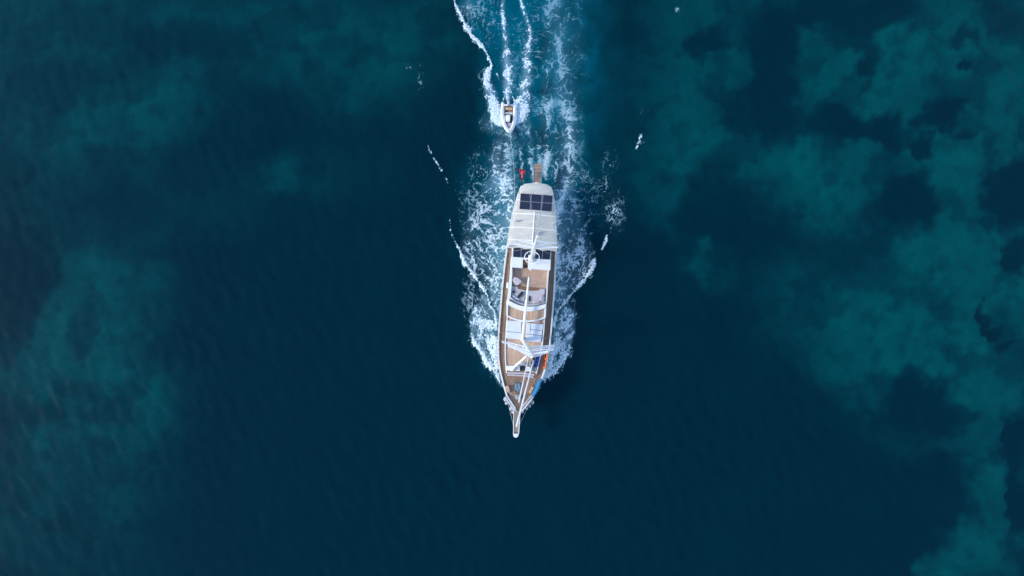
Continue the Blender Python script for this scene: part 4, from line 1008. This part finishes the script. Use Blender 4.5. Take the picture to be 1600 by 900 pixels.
# flag: cloth hanging from the staff with white crescent and star
bm = B(); bw = B(); nu, nv = 36, 28
Q = [Vector(p) for p in ((812.4, 263.8), (815.6, 280.2), (816.4, 279.0), (820.2, 265.4))]
pts_hoist = smoothline([(811.6,263.6),(811.4,268),(812.4,273),(814.4,280)], 8); pts_fly = smoothline([(819.6,265.6),(820.2,269),(818.6,273.6),(815.8,280.4)], 8)
def fl(u, v):
    i = v * (len(pts_hoist) - 1); a0 = int(min(i, len(pts_hoist) - 2)); fr = i - a0
    p = Vector(pts_hoist[a0]).lerp(Vector(pts_hoist[a0 + 1]), fr); q = Vector(pts_fly[a0]).lerp(Vector(pts_fly[a0 + 1]), fr)
    c = p.lerp(q, u); z = 3.35 + .06 * math.sin(u * 7 + v * 3) + .02 * math.sin(u * 15 - v * 5) - .25 * v
    return yl(c.x, c.y, z)
G = [[bm.verts.new(fl(i / nu, j / nv)) for j in range(nv + 1)] for i in range(nu + 1)]
for i in range(nu):
    for j in range(nv): bm.faces.new((G[i][j], G[i + 1][j], G[i + 1][j + 1], G[i][j + 1]))
bmesh.ops.solidify(bm, geom=bm.faces[:], thickness=.012)
flag = obj('flag', bm, M_red, yacht, True)
def emblem(poly2):
    b2 = B(); c = sum((Vector(p) for p in poly2), Vector((0, 0))) / len(poly2)
    vs = [b2.verts.new(fl(*p) + Vector((0, 0, .07))) for p in poly2]; b2.faces.new(vs)
    r = bmesh.ops.triangulate(b2, faces=b2.faces[:]); bmesh.ops.solidify(b2, geom=b2.faces[:], thickness=.006); return b2
cr1 = [(.50 + .26 * math.cos(t), .52 + .20 * math.sin(t)) for t in np.linspace(.6, 2 * math.pi - .6, 22)]
cr2 = [(.57 + .205 * math.cos(t), .52 + .16 * math.sin(t)) for t in np.linspace(2 * math.pi - .75, .75, 22)]
obj('crescent', emblem(cr1 + cr2), M_flagw, flag)
obj('star', emblem([(.62 + (.12 if k % 2 == 0 else .05) * math.cos(k * math.pi / 5 + .3), .80 + (.09 if k % 2 == 0 else .04) * math.sin(k * math.pi / 5 + .3)) for k in range(10)]), M_flagw, flag)

# ================================================================== TENDER
TC = unproj(795, 182, 0); TM = Matrix.Translation(TC)
def tl(px, py, z): return unproj(px, py, z) - TC
tender = empty('inflatable_dinghy', TM, 'white inflatable dinghy with outboard towed behind the yacht', 'dinghy')
ZU = .5
path = smoothline([(785.6,160),(785.4,170),(785.5,180),(786.6,188),(789.2,197),(793.2,203.4),(795.6,204.4),(798,203.6),(801.4,198),(803.6,189),(804.4,180),(804.6,170),(804.4,160)], 5)
P3 = [tl(x, y, ZU + .22 * max(0, (y - 185) / 20)) for x, y in path]
n = len(P3); bm = B(); rr = [.205] * n
rr[0] = .08; rr[1] = .17; rr[-1] = .08; rr[-2] = .17
tube(bm, P3, rr, 14); tubes = obj('inflatable_tube', bm, M_rib, tender, True)
bm = B(); tube(bm, [p + Vector((0, 0, .2)) for p in P3[4:-4]], .022, 6); obj('grab_line', bm, M_ribg, tubes)
def tslab(name, pts, z0, z1, mat, bev=.02, par=tender):
    bm = B(); prism(bm, [tuple(tl(x, y, z1))[:2] for x, y in pts], z0, z1, bev, 2); return obj(name, bm, mat, par)
tslab('hull_floor', [(787,163),(803,163),(802.6,188),(799,198),(796,201.5),(793.6,201.5),(790,197),(787.4,188)], -.15, .28, M_ribg, 0)
tslab('transom', [(787.5,163),(802.5,163),(802.5,165),(787.5,165)], -.1, .72, M_rib)
tslab('stern_seat', [(789.8,167.6),(801,167.6),(801,171),(789.8,171)], .29, .62, M_tan, .04)
tslab('seat_back', [(790.2,165.8),(800.6,165.8),(800.6,167.2),(790.2,167.2)], .29, .78, M_var, .03)
tslab('cockpit_mat', [(789.6,171.4),(801.2,171.4),(801.2,175.4),(789.6,175.4)], .285, .32, M_gang, 0)
tslab('engine_box', [(789.8,175.8),(801,175.8),(801,177.4),(789.8,177.4)], .285, .6, M_rib, .02)
con = tslab('console', [(790,180.2),(792,179.4),(795.6,179.4),(797,181),(797,187),(795.4,188.4),(791.6,187.8),(790,185)], .285, 1.05, M_rib, .06)
bm = B(); c = tl(793.5, 178.6, 1.05); tube(bm, [c + Vector((.17 * math.cos(t), .05 * math.sin(t), .16 * math.sin(t))) for t in np.linspace(0, 2 * math.pi, 18, endpoint=False)], .018, 5, closed=True); tube(bm, [c, c + Vector((0, -.14, -.04))], .02, 5); obj('steering_wheel', bm, M_black, con)
tslab('step_pad', [(797.8,180),(800.8,180),(800.8,187.5),(797.8,187.5)], .285, .36, M_black, 0)
tslab('bow_locker', [(790.6,188.8),(800.4,188.8),(799.8,191.6),(791.4,191.6)], .285, .5, M_black, .03)
tslab('bow_cushion', [(791.8,192),(800,192),(798.6,196.6),(796.4,199.6),(794.6,199.6),(792.6,196.6)], .285, .55, M_cush, .05)
om = tslab('outboard_motor', [(792.6,158.6),(793.2,157.6),(795.6,157.6),(796.2,158.6),(796,162.6),(792.8,162.6)], .5, 1.15, M_fend, .07)
bm = B(); box(bm, (*tl(794.4, 159.6, 0)[:2], .1), (.14, .3, .9), bev=.03); obj('engine_leg', bm, M_ribg, om)
bm = B(); tube(bm, [tl(795.6, 203.6, .95), tl(795.7, 205.6, .8)], .06, 8); obj('bow_eye', bm, M_steel, tender)

# tow rope: bow of dinghy to the yacht's quarter
a0 = unproj(796.4, 206, .75); a1 = unproj(803.4, 331, 2.45); pts = []
for t in np.linspace(0, 1, 30):
    p = a0.lerp(a1, t); p.z -= 1.2 * t * (1 - t) * 1.0; p.x += .25 * math.sin(t * math.pi); p.z = max(p.z, .3); pts.append(p)
bm = B(); tube(bm, pts, .02, 6)
single('tow_rope', bm, M_rope, Matrix.Identity(4), 'thin pale tow rope from dinghy bow to yacht stern', 'rope')
